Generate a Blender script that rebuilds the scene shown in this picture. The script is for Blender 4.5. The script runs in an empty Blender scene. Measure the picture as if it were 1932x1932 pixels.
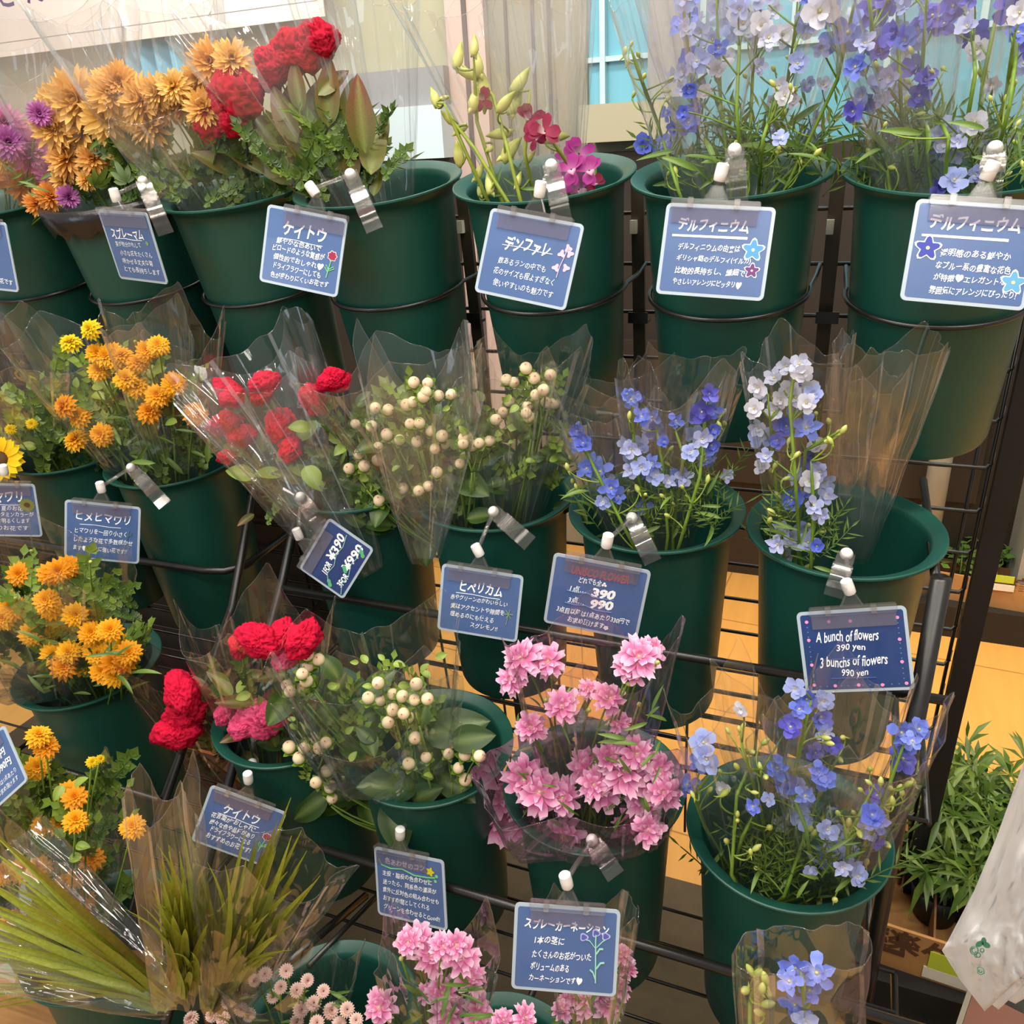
import bpy, math, random
from mathutils import Vector, Matrix, noise

# ------------------------------------------------------------------ camera, world, lights, exposure
S = bpy.context.scene
C = S.collection
random.seed(7)
EYE = Vector((0, 0, 1.4))
AR = Vector((0.92714, 0.37104, -0.05208))
AU = Vector((-0.1067, 0.3963, 0.9119))
AF = Vector((-0.3584, 0.8398, -0.4077)).normalized()
AR = (AR - AF * AR.dot(AF)).normalized()
AU = AR.cross(AF).normalized()
FPX = 1561.17
cd = bpy.data.cameras.new('camera')
cd.sensor_width = 36; cd.lens = FPX / 1932 * 36; cd.clip_start = 0.02
cam = bpy.data.objects.new('camera', cd); C.objects.link(cam)
mw = Matrix((AR, AU, -AF)).transposed().to_4x4(); mw.translation = EYE
cam.matrix_world = mw
S.camera = cam
w = bpy.data.worlds.new('world'); S.world = w; w.use_nodes = True
w.node_tree.nodes['Background'].inputs[0].default_value = (1.0, 0.965, 0.93, 1)
w.node_tree.nodes['Background'].inputs[1].default_value = 0.44
S.view_settings.view_transform = 'Standard'; S.view_settings.look = 'None'
S.view_settings.exposure = 0.06; S.view_settings.gamma = 1.0
S.view_settings.use_curve_mapping = False
S.cycles.transparent_max_bounces = 28
S.cycles.max_bounces = 5; S.cycles.diffuse_bounces = 2; S.cycles.glossy_bounces = 2; S.cycles.transmission_bounces = 3
S.cycles.use_adaptive_sampling = True; S.cycles.adaptive_threshold = 0.05
S.cycles.use_denoising = True
S.cycles.caustics_reflective = False; S.cycles.caustics_refractive = False

def area(name, loc, target, sx, sy, power, col):
    l = bpy.data.lights.new(name, 'AREA'); l.shape = 'RECTANGLE'; l.size = sx; l.size_y = sy
    l.energy = power; l.color = col
    o = bpy.data.objects.new(name, l); C.objects.link(o); o.location = loc
    d = Vector(target) - Vector(loc)
    o.rotation_euler = d.to_track_quat('-Z', 'Y').to_euler()
    return o
# ceiling fittings of the shop: tubes above the stand and the aisle, a cool window behind the viewer; small lamps added for highlights
area('ceiling_tube', (-0.9, 0.42, 2.75), (-0.9, 0.62, 0.8), 1.3, 0.12, 22, (1, .93, .82))
area('ceiling_tube', (0.5, 0.42, 2.75), (0.4, 0.62, 0.8), 1.3, 0.12, 22, (1, .93, .82))
area('ceiling_tube', (-0.9, -0.9, 2.75), (-0.6, 0.8, 0.8), 1.3, 0.2, 11, (1, .94, .85))
area('ceiling_tube', (0.6, -0.9, 2.75), (0.0, 0.8, 0.8), 1.3, 0.2, 11, (1, .94, .85))
area('ceiling_tube', (-1.4, 1.75, 2.75), (-1.4, 2.7, 1.4), 2.2, 0.2, 30, (1, .95, .88))
wl = area('ceiling_tube', (1.2, 2.1, 2.7), (1.0, 2.0, 0.0), 1.0, 0.3, 15, (1, .80, .50)); wl.data.spread = math.radians(75)
wl = area('ceiling_tube', (-.2, 2.0, 2.7), (-.2, 1.95, 0.0), 1.4, 0.2, 5, (1, .82, .56)); wl.data.spread = math.radians(60)
for dx, dy in ((-1.6, -.25), (-.95, -.2), (-.3, -.3), (.35, -.2), (1.0, -.3), (-1.3, .95), (-.6, 1.35), (.1, 1.3), (-.6, -1.7), (.5, -1.6)):
    area('highlight_lamp', (dx, dy, 2.7), (dx * .7 - .1, dy * .3 + .55, .9), .09, .09, 2.6, (1, .92, .80))  # small lamps added overhead for sharp highlights on film, clips and rims
area('shop_window', (-2.4, -2.2, 1.7), (-.4, .8, 1.0), 1.1, 1.3, 16, (.70, .84, 1))

def W(x, y, z): return Vector((x, y, z + 1.4))
def ray(px, py): return AF + AR * ((px - 966) / FPX) - AU * ((py - 966) / FPX)
def at(px, py, Y):
    d = ray(px, py); return EYE + d * (Y / d.y)
def atz(px, py, z):
    d = ray(px, py); return EYE + d * ((z - 1.4) / d.z)
def mpp(P): return (P - EYE).dot(AF) / FPX          # metres per pixel of the photograph at P
R = random.Random(11)
def rv(s=1.0): return Vector((R.uniform(-s, s), R.uniform(-s, s), R.uniform(-s, s)))

# ------------------------------------------------------------------ materials
def L(r, g, b):
    f = lambda c: (c / 255 / 12.92) if c / 255 <= .04045 else ((c / 255 + .055) / 1.055) ** 2.4
    return (f(r), f(g), f(b), 1)
def nt(name):
    m = bpy.data.materials.new(name); m.use_nodes = True
    t = m.node_tree; t.nodes.clear()
    return m, t, t.nodes, t.links
def pbr(name, col, rough=.5, metal=0, var=0, scale=20, bump=0, spec=.5, coat=0, coords='Object'):
    m, t, n, l = nt(name)
    out = n.new('ShaderNodeOutputMaterial'); b = n.new('ShaderNodeBsdfPrincipled')
    b.inputs['Base Color'].default_value = col; b.inputs['Roughness'].default_value = rough
    b.inputs['Metallic'].default_value = metal; b.inputs['Specular IOR Level'].default_value = spec
    b.inputs['Coat Weight'].default_value = coat
    l.new(b.outputs[0], out.inputs[0])
    if var or bump:
        tc = n.new('ShaderNodeTexCoord'); nz = n.new('ShaderNodeTexNoise'); nz.inputs['Scale'].default_value = scale
        nz.inputs['Detail'].default_value = 5
        l.new(tc.outputs[coords], nz.inputs['Vector'])
        if var:
            r = n.new('ShaderNodeMapRange'); r.inputs['From Min'].default_value = .3; r.inputs['From Max'].default_value = .7
            r.inputs['To Min'].default_value = 1 - var; r.inputs['To Max'].default_value = 1 + var
            mx = n.new('ShaderNodeMix'); mx.data_type = 'RGBA'; mx.blend_type = 'MULTIPLY'; mx.inputs[0].default_value = 1
            mx.inputs[6].default_value = col
            l.new(nz.outputs[0], r.inputs[0]); l.new(r.outputs[0], mx.inputs[7]); l.new(mx.outputs[2], b.inputs['Base Color'])
        if bump:
            bp = n.new('ShaderNodeBump'); bp.inputs['Strength'].default_value = bump; bp.inputs['Distance'].default_value = .004
            l.new(nz.outputs[0], bp.inputs['Height']); l.new(bp.outputs[0], b.inputs['Normal'])
    return m
def petalmat(name, transl=.3, rough=.6, spec=.3, var=.10, vs=90):
    m, t, n, l = nt(name)
    out = n.new('ShaderNodeOutputMaterial'); b = n.new('ShaderNodeBsdfPrincipled'); tr = n.new('ShaderNodeBsdfTranslucent')
    a = n.new('ShaderNodeAttribute'); a.attribute_name = 'Col'
    tc = n.new('ShaderNodeTexCoord'); nz = n.new('ShaderNodeTexNoise'); nz.inputs['Scale'].default_value = vs
    r = n.new('ShaderNodeMapRange'); r.inputs['From Min'].default_value = .3; r.inputs['From Max'].default_value = .7
    r.inputs['To Min'].default_value = 1 - var; r.inputs['To Max'].default_value = 1 + var
    mx = n.new('ShaderNodeMix'); mx.data_type = 'RGBA'; mx.blend_type = 'MULTIPLY'; mx.inputs[0].default_value = 1
    l.new(tc.outputs['Object'], nz.inputs['Vector']); l.new(nz.outputs[0], r.inputs[0])
    l.new(a.outputs['Color'], mx.inputs[6]); l.new(r.outputs[0], mx.inputs[7])
    l.new(mx.outputs[2], b.inputs['Base Color']); l.new(mx.outputs[2], tr.inputs['Color'])
    b.inputs['Roughness'].default_value = rough; b.inputs['Specular IOR Level'].default_value = spec
    ms = n.new('ShaderNodeMixShader'); ms.inputs[0].default_value = transl
    l.new(b.outputs[0], ms.inputs[1]); l.new(tr.outputs[0], ms.inputs[2]); l.new(ms.outputs[0], out.inputs[0])
    return m
def clear(name, tint=(1, 1, 1, 1), base=.05, gain=.5, power=3.0, haze=.03, rough=.08, bump=.0, bscale=30, hazecol=(.9, .88, .85, 1), streak=0):
    # thin clear plastic: mostly straight-through, reflecting at grazing angles, a little haze
    m, t, n, l = nt(name)
    out = n.new('ShaderNodeOutputMaterial'); tr = n.new('ShaderNodeBsdfTransparent'); tr.inputs[0].default_value = tint
    gl = n.new('ShaderNodeBsdfGlossy'); gl.inputs['Roughness'].default_value = rough
    df = n.new('ShaderNodeBsdfDiffuse'); df.inputs[0].default_value = hazecol
    tl = n.new('ShaderNodeBsdfTranslucent'); tl.inputs[0].default_value = hazecol
    lw = n.new('ShaderNodeLayerWeight'); lw.inputs[0].default_value = .5
    pw = n.new('ShaderNodeMath'); pw.operation = 'POWER'; pw.inputs[1].default_value = power
    ml = n.new('ShaderNodeMath'); ml.operation = 'MULTIPLY_ADD'; ml.inputs[1].default_value = gain; ml.inputs[2].default_value = base
    l.new(lw.outputs['Facing'], pw.inputs[0]); l.new(pw.outputs[0], ml.inputs[0])
    m1 = n.new('ShaderNodeMixShader'); m2 = n.new('ShaderNodeMixShader'); m3 = n.new('ShaderNodeMixShader'); m3.inputs[0].default_value = .5
    l.new(df.outputs[0], m3.inputs[1]); l.new(tl.outputs[0], m3.inputs[2])
    l.new(tr.outputs[0], m1.inputs[1]); l.new(m3.outputs[0], m1.inputs[2]); m1.inputs[0].default_value = haze
    l.new(ml.outputs[0], m2.inputs[0]); l.new(m1.outputs[0], m2.inputs[1]); l.new(gl.outputs[0], m2.inputs[2])
    l.new(m2.outputs[0], out.inputs[0])
    if bump:
        tc = n.new('ShaderNodeTexCoord'); nz = n.new('ShaderNodeTexNoise'); nz.inputs['Scale'].default_value = bscale
        nz.inputs['Detail'].default_value = 3; nz.inputs['Roughness'].default_value = .45
        l.new(tc.outputs['Object'], nz.inputs['Vector'])
        bp = n.new('ShaderNodeBump'); bp.inputs['Strength'].default_value = bump; bp.inputs['Distance'].default_value = .006
        l.new(nz.outputs[0], bp.inputs['Height']); l.new(bp.outputs[0], gl.inputs['Normal'])
    return m
M = {}
M['pot'] = pbr('green_plastic', (.0085, .078, .056, 1), .42, var=.06, scale=12, spec=.5, bump=.04)
M['black'] = pbr('black_steel', (.012, .011, .010, 1), .32, var=.15, scale=60, spec=.6)
M['blackmat'] = pbr('black_matte', (.010, .009, .008, 1), .6, var=.15, scale=30)
def filmmat(name='cellophane', tint=(1, 1, 1, 1), haze=.03, hazecol=(.9, .88, .85, 1)):
    m = clear(name, tint, base=.055, gain=.50, power=2.2, haze=haze, rough=.05, hazecol=hazecol)
    t = m.node_tree; n, l = t.nodes, t.links
    gl = [x for x in n if x.type == 'BSDF_GLOSSY'][0]; lw = [x for x in n if x.type == 'LAYER_WEIGHT'][0]
    tc = n.new('ShaderNodeTexCoord'); vo = n.new('ShaderNodeTexVoronoi'); vo.inputs['Scale'].default_value = 17
    mp = n.new('ShaderNodeMapping'); mp.inputs['Scale'].default_value = (1.3, 1.3, .5)
    nz = n.new('ShaderNodeTexNoise'); nz.inputs['Scale'].default_value = 22; nz.inputs['Detail'].default_value = 0
    ad = n.new('ShaderNodeMath'); ad.operation = 'MULTIPLY_ADD'; ad.inputs[1].default_value = .45
    bp = n.new('ShaderNodeBump'); bp.inputs['Strength'].default_value = .8; bp.inputs['Distance'].default_value = .012
    l.new(tc.outputs['Object'], mp.inputs[0]); l.new(mp.outputs[0], vo.inputs['Vector']); l.new(tc.outputs['Object'], nz.inputs['Vector'])
    l.new(nz.outputs[0], ad.inputs[0]); l.new(vo.outputs['Distance'], ad.inputs[2]); l.new(ad.outputs[0], bp.inputs['Height'])
    l.new(bp.outputs[0], gl.inputs['Normal']); l.new(bp.outputs[0], lw.inputs['Normal'])
    return m
M['film'] = filmmat(); M['filmtop'] = filmmat('cellophane_milky', haze=.075, hazecol=(.92, .91, .88, 1))
M['filmred'] = filmmat('cellophane_maroon', (.84, .66, .66, 1), .03, (.6, .35, .36, 1)); M['filmpink'] = filmmat('cellophane_pink', (.97, .88, .94, 1), .04, (.9, .7, .8, 1))
M['fold'] = clear('cellophane_fold', base=.16, gain=.5, power=1.8, haze=.13, rough=.07, hazecol=(.92, .92, .92, 1))
M['jaw'] = clear('clear_jaw', (.93, .92, .91, 1), base=.03, gain=.30, power=1.7, haze=.04, rough=.10, hazecol=(.85, .82, .8, 1))
M['acrylic'] = clear('clear_acrylic', (.95, .93, .92, 1), base=.07, gain=.38, power=1.5, haze=.09, rough=.13, hazecol=(.85, .80, .78, 1))
M['flap'] = clear('clear_flap', (.86, .84, .88, 1), base=.05, gain=.4, haze=.16, rough=.08, hazecol=(.62, .58, .66, 1))
M['pouch'] = pbr('laminate', (.42, .50, .58, 1), .2, spec=.6)
M['white'] = pbr('white_plastic', (.88, .86, .82, 1), .35)
M['card'] = pbr('blue_paper', L(72, 100, 150), .28, var=.07, scale=25, spec=.6, coat=.35)
M['carddark'] = pbr('navy_paper', L(36, 60, 112), .28, var=.12, scale=22, spec=.6, coat=.3)
M['petal'] = petalmat('petal', .28)
M['waxy'] = petalmat('waxy_leaf', .22, .38, .5, .14, 60)
M['velvet'] = petalmat('velvet_crest', .12, .85, .15, .25, 160)
M['berry'] = petalmat('berry_skin', .08, .35, .5, .05, 200)
M['stem'] = petalmat('stem_green', .1, .5, .4, .12, 120)
M['wall'] = pbr('wall_paint', L(176, 174, 148), .8, var=.04, scale=3)
M['pink'] = pbr('pink_panel', L(206, 182, 172), .6, var=.03, scale=4)
M['taupe'] = pbr('taupe_panel', L(146, 140, 118), .6, var=.05, scale=5)
M['groove'] = pbr('groove', L(96, 84, 84), .7)
M['paper'] = pbr('poster_paper', L(250, 238, 228), .7, var=.02, scale=4)
M['ink'] = pbr('violet_ink', L(110, 84, 130), .7)
M['ink2'] = pbr('pen_white', (.93, .95, .97, 1), .5)
M['glassblue'] = pbr('frosted_blue_pane', L(112, 178, 196), .25, var=.05, scale=2)
M['mullion'] = pbr('pale_mullion', L(190, 220, 222), .4)
M['greyboard'] = pbr('grey_board', L(150, 150, 150), .5)
M['ledge'] = pbr('pale_ledge', L(206, 226, 232), .4)
M['cream'] = pbr('cream_sill', L(172, 168, 142), .6)
M['curtain'] = pbr('blue_curtain', L(120, 188, 214), .8, var=.05, scale=6)
M['brown'] = pbr('dark_brown_panel', L(44, 36, 28), .55, var=.15, scale=8)
M['board'] = pbr('cardboard', L(176, 128, 76), .8, var=.08, scale=30)
M['boardin'] = pbr('cardboard_inside', L(120, 82, 46), .85, var=.1, scale=30)
M['soil'] = pbr('potting_soil', L(46, 34, 24), .95, var=.3, scale=80, bump=.5)
M['steel'] = pbr('brushed_steel', (.20, .19, .17, 1), .45, metal=1)
M['redwood'] = pbr('red_brown_board', L(104, 58, 46), .5, var=.12, scale=14)
M['lime'] = pbr('lime_label', L(190, 206, 60), .6)
M['labelwhite'] = pbr('label_white', L(228, 222, 204), .6)
M['printbrown'] = pbr('brown_print', L(88, 56, 30), .8)
M['bag'] = clear('frosted_bag', (.90, .89, .88, 1), base=.04, gain=.25, haze=.66, rough=.2, bump=.5, bscale=22, hazecol=(.93, .92, .91, 1))
M['bagprint'] = pbr('green_print', L(60, 130, 104), .6)
M['colour'] = petalmat('pen_colour', 0, .5, .3, .03, 50)
M['greypole'] = pbr('grey_pipe', L(150, 150, 140), .5)
M['blackfilm'] = pbr('black_poly', (.015, .013, .014, 1), .25, bump=.5, scale=40)
def tilefloor():
    m, t, n, l = nt('floor_tile')
    out = n.new('ShaderNodeOutputMaterial'); b = n.new('ShaderNodeBsdfPrincipled'); b.inputs['Roughness'].default_value = .38
    tc = n.new('ShaderNodeTexCoord'); mp = n.new('ShaderNodeMapping'); mp.inputs['Rotation'].default_value = (0, 0, .06); mp.inputs['Scale'].default_value = (2.2, 2.2, 2.2)
    br = n.new('ShaderNodeTexBrick'); br.offset = 0; br.inputs['Scale'].default_value = 1; br.inputs['Mortar Size'].default_value = .006
    br.inputs['Brick Width'].default_value = 1; br.inputs['Row Height'].default_value = 1
    br.inputs['Color1'].default_value = L(222, 166, 88); br.inputs['Color2'].default_value = L(214, 156, 80); br.inputs['Mortar'].default_value = L(170, 120, 62)
    nz = n.new('ShaderNodeTexNoise'); nz.inputs['Scale'].default_value = 5; nz.inputs['Detail'].default_value = 8
    mp2 = n.new('ShaderNodeMapping'); mp2.inputs['Scale'].default_value = (6, .7, 1)
    mx = n.new('ShaderNodeMix'); mx.data_type = 'RGBA'; mx.blend_type = 'MULTIPLY'; mx.inputs[0].default_value = .3
    l.new(tc.outputs['Object'], mp.inputs[0]); l.new(mp.outputs[0], br.inputs[0]); l.new(tc.outputs['Object'], mp2.inputs[0]); l.new(mp2.outputs[0], nz.inputs[0])
    l.new(br.outputs[0], mx.inputs[6]); l.new(nz.outputs[0], mx.inputs[7]); l.new(mx.outputs[2], b.inputs[0]); l.new(b.outputs[0], out.inputs[0])
    return m
M['floor'] = tilefloor()
M['postbrown'] = pbr('dark_bronze_steel', L(70, 60, 48), .4, var=.1)
M['mat'] = pbr('shade_mat_brown', L(74, 62, 42), .8, var=.12, scale=30)  # brown that stands for the shaded floor under the stands

# ------------------------------------------------------------------ mesh helpers
class MB:
    def __init__(s): s.v = []; s.f = []; s.c = []; s.m = []; s.mi = 0
    def add(s, vs, fs, col=(1, 1, 1)):
        o = len(s.v); s.v += [tuple(v) for v in vs]
        s.c += [tuple(x) for x in col] if isinstance(col, list) else [tuple(col[:3])] * len(vs)
        s.f += [tuple(i + o for i in f) for f in fs]; s.m += [s.mi] * len(fs)
    def box(s, c, sz, col=(1, 1, 1), M3=None):
        vs = []
        for x in (-1, 1):
            for y in (-1, 1):
                for z in (-1, 1):
                    p = Vector((x * sz[0] / 2, y * sz[1] / 2, z * sz[2] / 2))
                    vs.append((M3 @ p if M3 else p) + Vector(c))
        s.add(vs, [(0, 1, 3, 2), (4, 6, 7, 5), (0, 4, 5, 1), (2, 3, 7, 6), (0, 2, 6, 4), (1, 5, 7, 3)], col)
    def tube(s, pts, r, n=8, col=(1, 1, 1), cap=True, closed=False):
        pts = [Vector(p) for p in pts]; N = len(pts)
        rr = r if isinstance(r, (list, tuple)) else [r] * N
        vs = []; prev = None
        for i, p in enumerate(pts):
            a = pts[(i - 1) % N] if (closed or i > 0) else p; b = pts[(i + 1) % N] if (closed or i < N - 1) else p
            d = (b - a).normalized() if (b - a).length > 1e-9 else Vector((0, 0, 1))
            if prev is None:
                e = d.orthogonal().normalized()
            else:
                e = (prev - d * prev.dot(d))
                e = e.normalized() if e.length > 1e-6 else d.orthogonal().normalized()
            prev = e; g = d.cross(e)
            for k in range(n):
                t = 2 * math.pi * k / n
                vs.append(p + (e * math.cos(t) + g * math.sin(t)) * rr[i])
        fs = []
        for i in range(N if closed else N - 1):
            j = (i + 1) % N
            for k in range(n):
                q = (k + 1) % n
                fs.append((i * n + k, i * n + q, j * n + q, j * n + k))
        if cap and not closed:
            fs.append(tuple(range(n - 1, -1, -1))); fs.append(tuple((N - 1) * n + k for k in range(n)))
        s.add(vs, fs, col if not isinstance(col, list) else [c for c in col for _ in range(n)])
    def lathe(s, prof, n=40, col=(1, 1, 1), Mx=None):
        vs = []
        for r, z in prof:
            for k in range(n):
                t = 2 * math.pi * k / n; p = Vector((r * math.cos(t), r * math.sin(t), z)); vs.append(Mx @ p if Mx else p)
        fs = []
        for i in range(len(prof) - 1):
            for k in range(n):
                q = (k + 1) % n; fs.append((i * n + k, i * n + q, (i + 1) * n + q, (i + 1) * n + k))
        if isinstance(col, list): col = [c for c in col for _ in range(n)]
        s.add(vs, fs, col)
    def quad(s, a, b, c, d, col=(1, 1, 1)): s.add([a, b, c, d], [(0, 1, 2, 3)], col)
    def mesh(s, name, mats, smooth=True):
        me = bpy.data.meshes.new(name); me.from_pydata(s.v, [], s.f)
        if not isinstance(mats, (list, tuple)): mats = [mats]
        for m in mats: me.materials.append(m)
        if len(mats) > 1: me.polygons.foreach_set('material_index', s.m)
        a = me.color_attributes.new('Col', 'FLOAT_COLOR', 'POINT')
        fl = []
        for c in s.c: fl += [c[0], c[1], c[2], 1.0]
        a.data.foreach_set('color', fl)
        if smooth: me.polygons.foreach_set('use_smooth', [True] * len(me.polygons))
        me.update(); return me
    def build(s, name, mat, parent=None, loc=None, smooth=True, edge=None):
        me = s.mesh(name, mat, smooth)
        if edge is not None: me.set_sharp_from_angle(angle=edge)
        return link(name, me, parent, loc)
def link(name, me, parent=None, loc=None, mx=None):
    o = bpy.data.objects.new(name, me); C.objects.link(o)
    if parent: o.parent = parent
    if mx is not None: o.matrix_local = mx
    elif loc is not None: o.location = loc
    return o
def empty(name, loc, label, cat, group=None):
    o = bpy.data.objects.new(name, None); C.objects.link(o); o.location = loc; o.empty_display_size = .02
    return tag(o, label, cat, group)
def tag(o, label, cat, group=None):
    o['label'] = label; o['category'] = cat
    if group: o['group'] = group
    return o
def struct(o): o['kind'] = 'structure'; return o
def frame(d, up=None, spin=0.0):
    d = d.normalized(); a = up if up is not None else Vector((0, 0, 1))
    x = a.cross(d)
    if x.length < 1e-4: x = d.orthogonal()
    x.normalize(); y = d.cross(x)
    if spin:
        c, s_ = math.cos(spin), math.sin(spin); x, y = x * c + y * s_, y * c - x * s_
    return Matrix((x, y, d)).transposed()
def put(name, me, parent, P, d, sc, spin=None, up=None):
    mx = frame(d, up, R.uniform(0, 6.28) if spin is None else spin).to_4x4() @ Matrix.Scale(sc, 4)
    mx.translation = P - (parent.location if parent else Vector())
    return link(name, me, parent, mx=mx)
def lerp(a, b, t): return tuple(x + (y - x) * t for x, y in zip(a, b))
def bez(a, b, c, n=8):
    return [a * (1 - t) ** 2 + b * 2 * t * (1 - t) + c * t * t for t in [i / (n - 1) for i in range(n)]]

# ------------------------------------------------------------------ the setting
def slab(name, x0, x1, y0, y1, z0, z1, mat):
    b = MB(); b.box(((x0 + x1) / 2, (y0 + y1) / 2, (z0 + z1) / 2), (x1 - x0, y1 - y0, z1 - z0))
    return struct(b.build(name, M[mat], smooth=False))
slab('floor', -5, 4, -2.5, 6.5, -.05, 0, 'floor')
YW = 2.7
def wx(px, py=60, Y=YW): return at(px, py, Y).x
def wz(px, py, Y=YW): return at(px, py, Y).z
slab('wall_back', -5, wx(1915, 900, 2.75) + .05, YW, YW + .1, 0, 3.2, 'wall')
slab('wall_right', wx(1912, 900, 2.75), wx(1912, 900, 2.75) + .35, 2.42, YW + .1, 0, 3.2, 'greypole')
slab('trim_1', wx(857), wx(928), YW - .06, YW + .01, 0, 3.2, 'pink')
slab('trim_2', wx(889), wx(897), YW - .066, YW - .055, 0, 3.2, 'groove')
slab('trim_3', wx(929), wx(1112), YW - .03, YW + .01, 0, 3.2, 'taupe')
for i, p in enumerate((960, 1010, 1040)):
    slab('trim_%d' % (4 + i), wx(p), wx(p + 5), YW - .036, YW - .02, 0, 3.2, 'groove')
zsill = wz(1200, 195)
w1 = struct(MB().build('window_1', M['mullion']))
b = MB(); b.box(((wx(1113) + .75) / 2, YW - .012, (zsill + 3.1) / 2), (.75 - wx(1113), .01, 3.1 - zsill)); b.build('pane', M['glassblue'], w1, smooth=False)
b = MB()
for p in (1143, 1330, 1500, 1680, 1850): b.box((wx(p), YW - .025, (zsill + 3.1) / 2), (.016, .03, 3.1 - zsill))
for zz in (wz(1180, 110), wz(1180, 110) + .35, wz(1180, 110) + .7): b.box(((wx(1113) + .75) / 2, YW - .024, zz), (.75 - wx(1113), .026, .014))
b.build('window_frame', M['mullion'], w1, smooth=False)
slab('trim_7', wx(1120), wx(1290), YW - .16, YW, zsill - .10, zsill, 'cream')
slab('trim_13', wx(1290), .78, YW - .04, YW, zsill - .16, zsill, 'glassblue')
slab('trim_8', wx(1113), .78, YW - .09, YW, 0, zsill - .13, 'brown')
slab('trim_9', wx(640), wx(857), YW - .14, YW, wz(770, 300), wz(770, 205), 'ledge')
slab('trim_10', wx(640), wx(857), YW - .10, YW, wz(770, 205), wz(770, 135), 'greyboard')
slab('trim_11', -5, wx(857), YW - .10, YW, 0, wz(770, 300), 'brown')
slab('trim_12', wx(1150, 960), wx(1830, 960, 2.66) , YW - .12, YW - .08, .35, .80, 'brown')
# grey notice board in front of the window
b = MB(); P0 = at(1258, 70, 2.6); b.box(P0, (.10, .02, .30)); nb = b.build('notice_board', M['greyboard'], smooth=False)
tag(nb, 'grey notice board hanging in front of the blue window', 'notice board')
# poster
yp = 2.6
xr = at(612, 20, yp).x; zb = at(350, 64, yp).z
b = MB(); b.box(((xr - 3.9) / 2, yp, zb + .35), (xr + 3.9, .006, .70)); po = b.build('poster', M['paper'], smooth=False)
tag(po, 'large white paper poster with violet writing on the back wall', 'poster')
def textmesh(body, bold=0.0, res=2):
    c = bpy.data.curves.new('t', 'FONT'); c.body = body; c.resolution_u = res; c.offset = bold
    o = bpy.data.objects.new('t', c); C.objects.link(o)
    dg = bpy.context.evaluated_depsgraph_get(); me = bpy.data.meshes.new_from_object(o.evaluated_get(dg))
    vs = [v.co.copy() for v in me.vertices]; fs = [tuple(p.vertices) for p in me.polygons]
    bpy.data.objects.remove(o); bpy.data.curves.remove(c); bpy.data.meshes.remove(me)
    return vs, fs
vs, fs = textmesh('さ んくはじめる', .012)
mx_, mn_ = max(v.x for v in vs), min(v.x for v in vs)
a0 = at(2, 12, yp); a1 = at(330, -30, yp); k = (a1.x - a0.x) / (mx_ - mn_)
b = MB(); b.add([(a0.x + (v.x - mn_) * k, yp - .0036, a0.z + v.y * k) for v in vs], fs)
b.build('lettering', M['ink'], po, smooth=False)
b = MB(); b.box(((xr - 3.9) / 2, yp - .0036, zb + .045), (xr + 3.9 - .04, .001, .002)); b.build('border_line', M['greyboard'], po, smooth=False)
# curtain behind the poster
b = MB(); vs = []; n = 60; xa, xb = at(225, 110, 2.66).x, at(345, 110, 2.66).x
for i in range(n):
    t = i / (n - 1)
    for z in (wz(280, 210), wz(280, 0)): vs.append((xa + (xb - xa) * t, 2.655 + .022 * math.sin(t * 26), z))
b.add(vs, [(2 * i, 2 * i + 2, 2 * i + 3, 2 * i + 1) for i in range(n - 1)]); b.build('curtain', M['curtain'])
tag(bpy.data.objects['curtain'], 'light blue pleated curtain hanging under the poster', 'curtain')
# grey pipe low on the back wall
p0, p1 = at(1772, 885, 2.45), at(1754, 985, 2.45)
b = MB(); b.tube([(p0.x, 2.45, .0), (p0.x, 2.45, 1.3)], .03, 14); o = b.build('wall_pipe', M['greypole']); tag(o, 'pale grey pipe running up the dark wall behind the stand', 'pipe')

# ------------------------------------------------------------------ the stands
SR = empty('flower_stand', W(-.28, .9, -1.4), 'black wire flower stand on the right with slanted frame and open grid', 'display stand')
SL = empty('flower_stand', W(-1.05, .9, -1.4), 'black wire flower stand on the left carrying the yellow flowers', 'display stand')
def part(name, b, mat, root, smooth=True, edge=None):
    o = b.build(name, M[mat] if isinstance(mat, str) else mat, root, smooth=smooth, edge=edge); o.location = -root.location; return o
def sameX(P, px, py):
    d = ray(px, py); return EYE + d * (P.x / d.x)
T0 = at(1926, 777, 1.10); B0 = sameX(T0, 1662, 1932)
dirp = (B0 - T0).normalized()
def plane(x, z):          # point of the slanted rear plane
    t = (z - T0.z) / dirp.z; return Vector((x, T0.y + dirp.y * t, z))
b = MB(); top = plane(T0.x, 1.62); bot = plane(T0.x, .02); mid = (top + bot) / 2
zax = (top - bot).normalized(); M3 = Matrix((Vector((1, 0, 0)), zax.cross(Vector((1, 0, 0))), zax)).transposed()
b.box(mid, (.026, .016, (top - bot).length), M3=M3); part('post', b, 'blackmat', SR, smooth=False)
xl, xe = -.70, T0.x - .018
for x0, root in ((xl, SR),):
    b = MB(); b.tube([plane(x0, 1.34), plane(x0, .02)], .0075, 10); part('post', b, 'black', root)
rz = [at(1869, 884, 1.1), at(1853, 960, 1.1), at(1838, 1042, 1.1), at(1822, 1117, 1.1), at(1808, 1189, 1.1)]
def rung(px, py):         # height where the rung's end meets the slanted plane
    d = ray(px, py); t = (T0.y - EYE.y + dirp.y * 0) ; lo, hi = .5, 3.0
    for _ in range(60):
        m_ = (lo + hi) / 2; P = EYE + d * m_
        if P.y < plane(0, P.z).y: lo = m_
        else: hi = m_
    return P.z
z1, z2 = rung(1869, 884), rung(1808, 1189)
dz = (z1 - z2) / 4
b = MB()
z = z1
while z + dz < 1.33: z += dz
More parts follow.
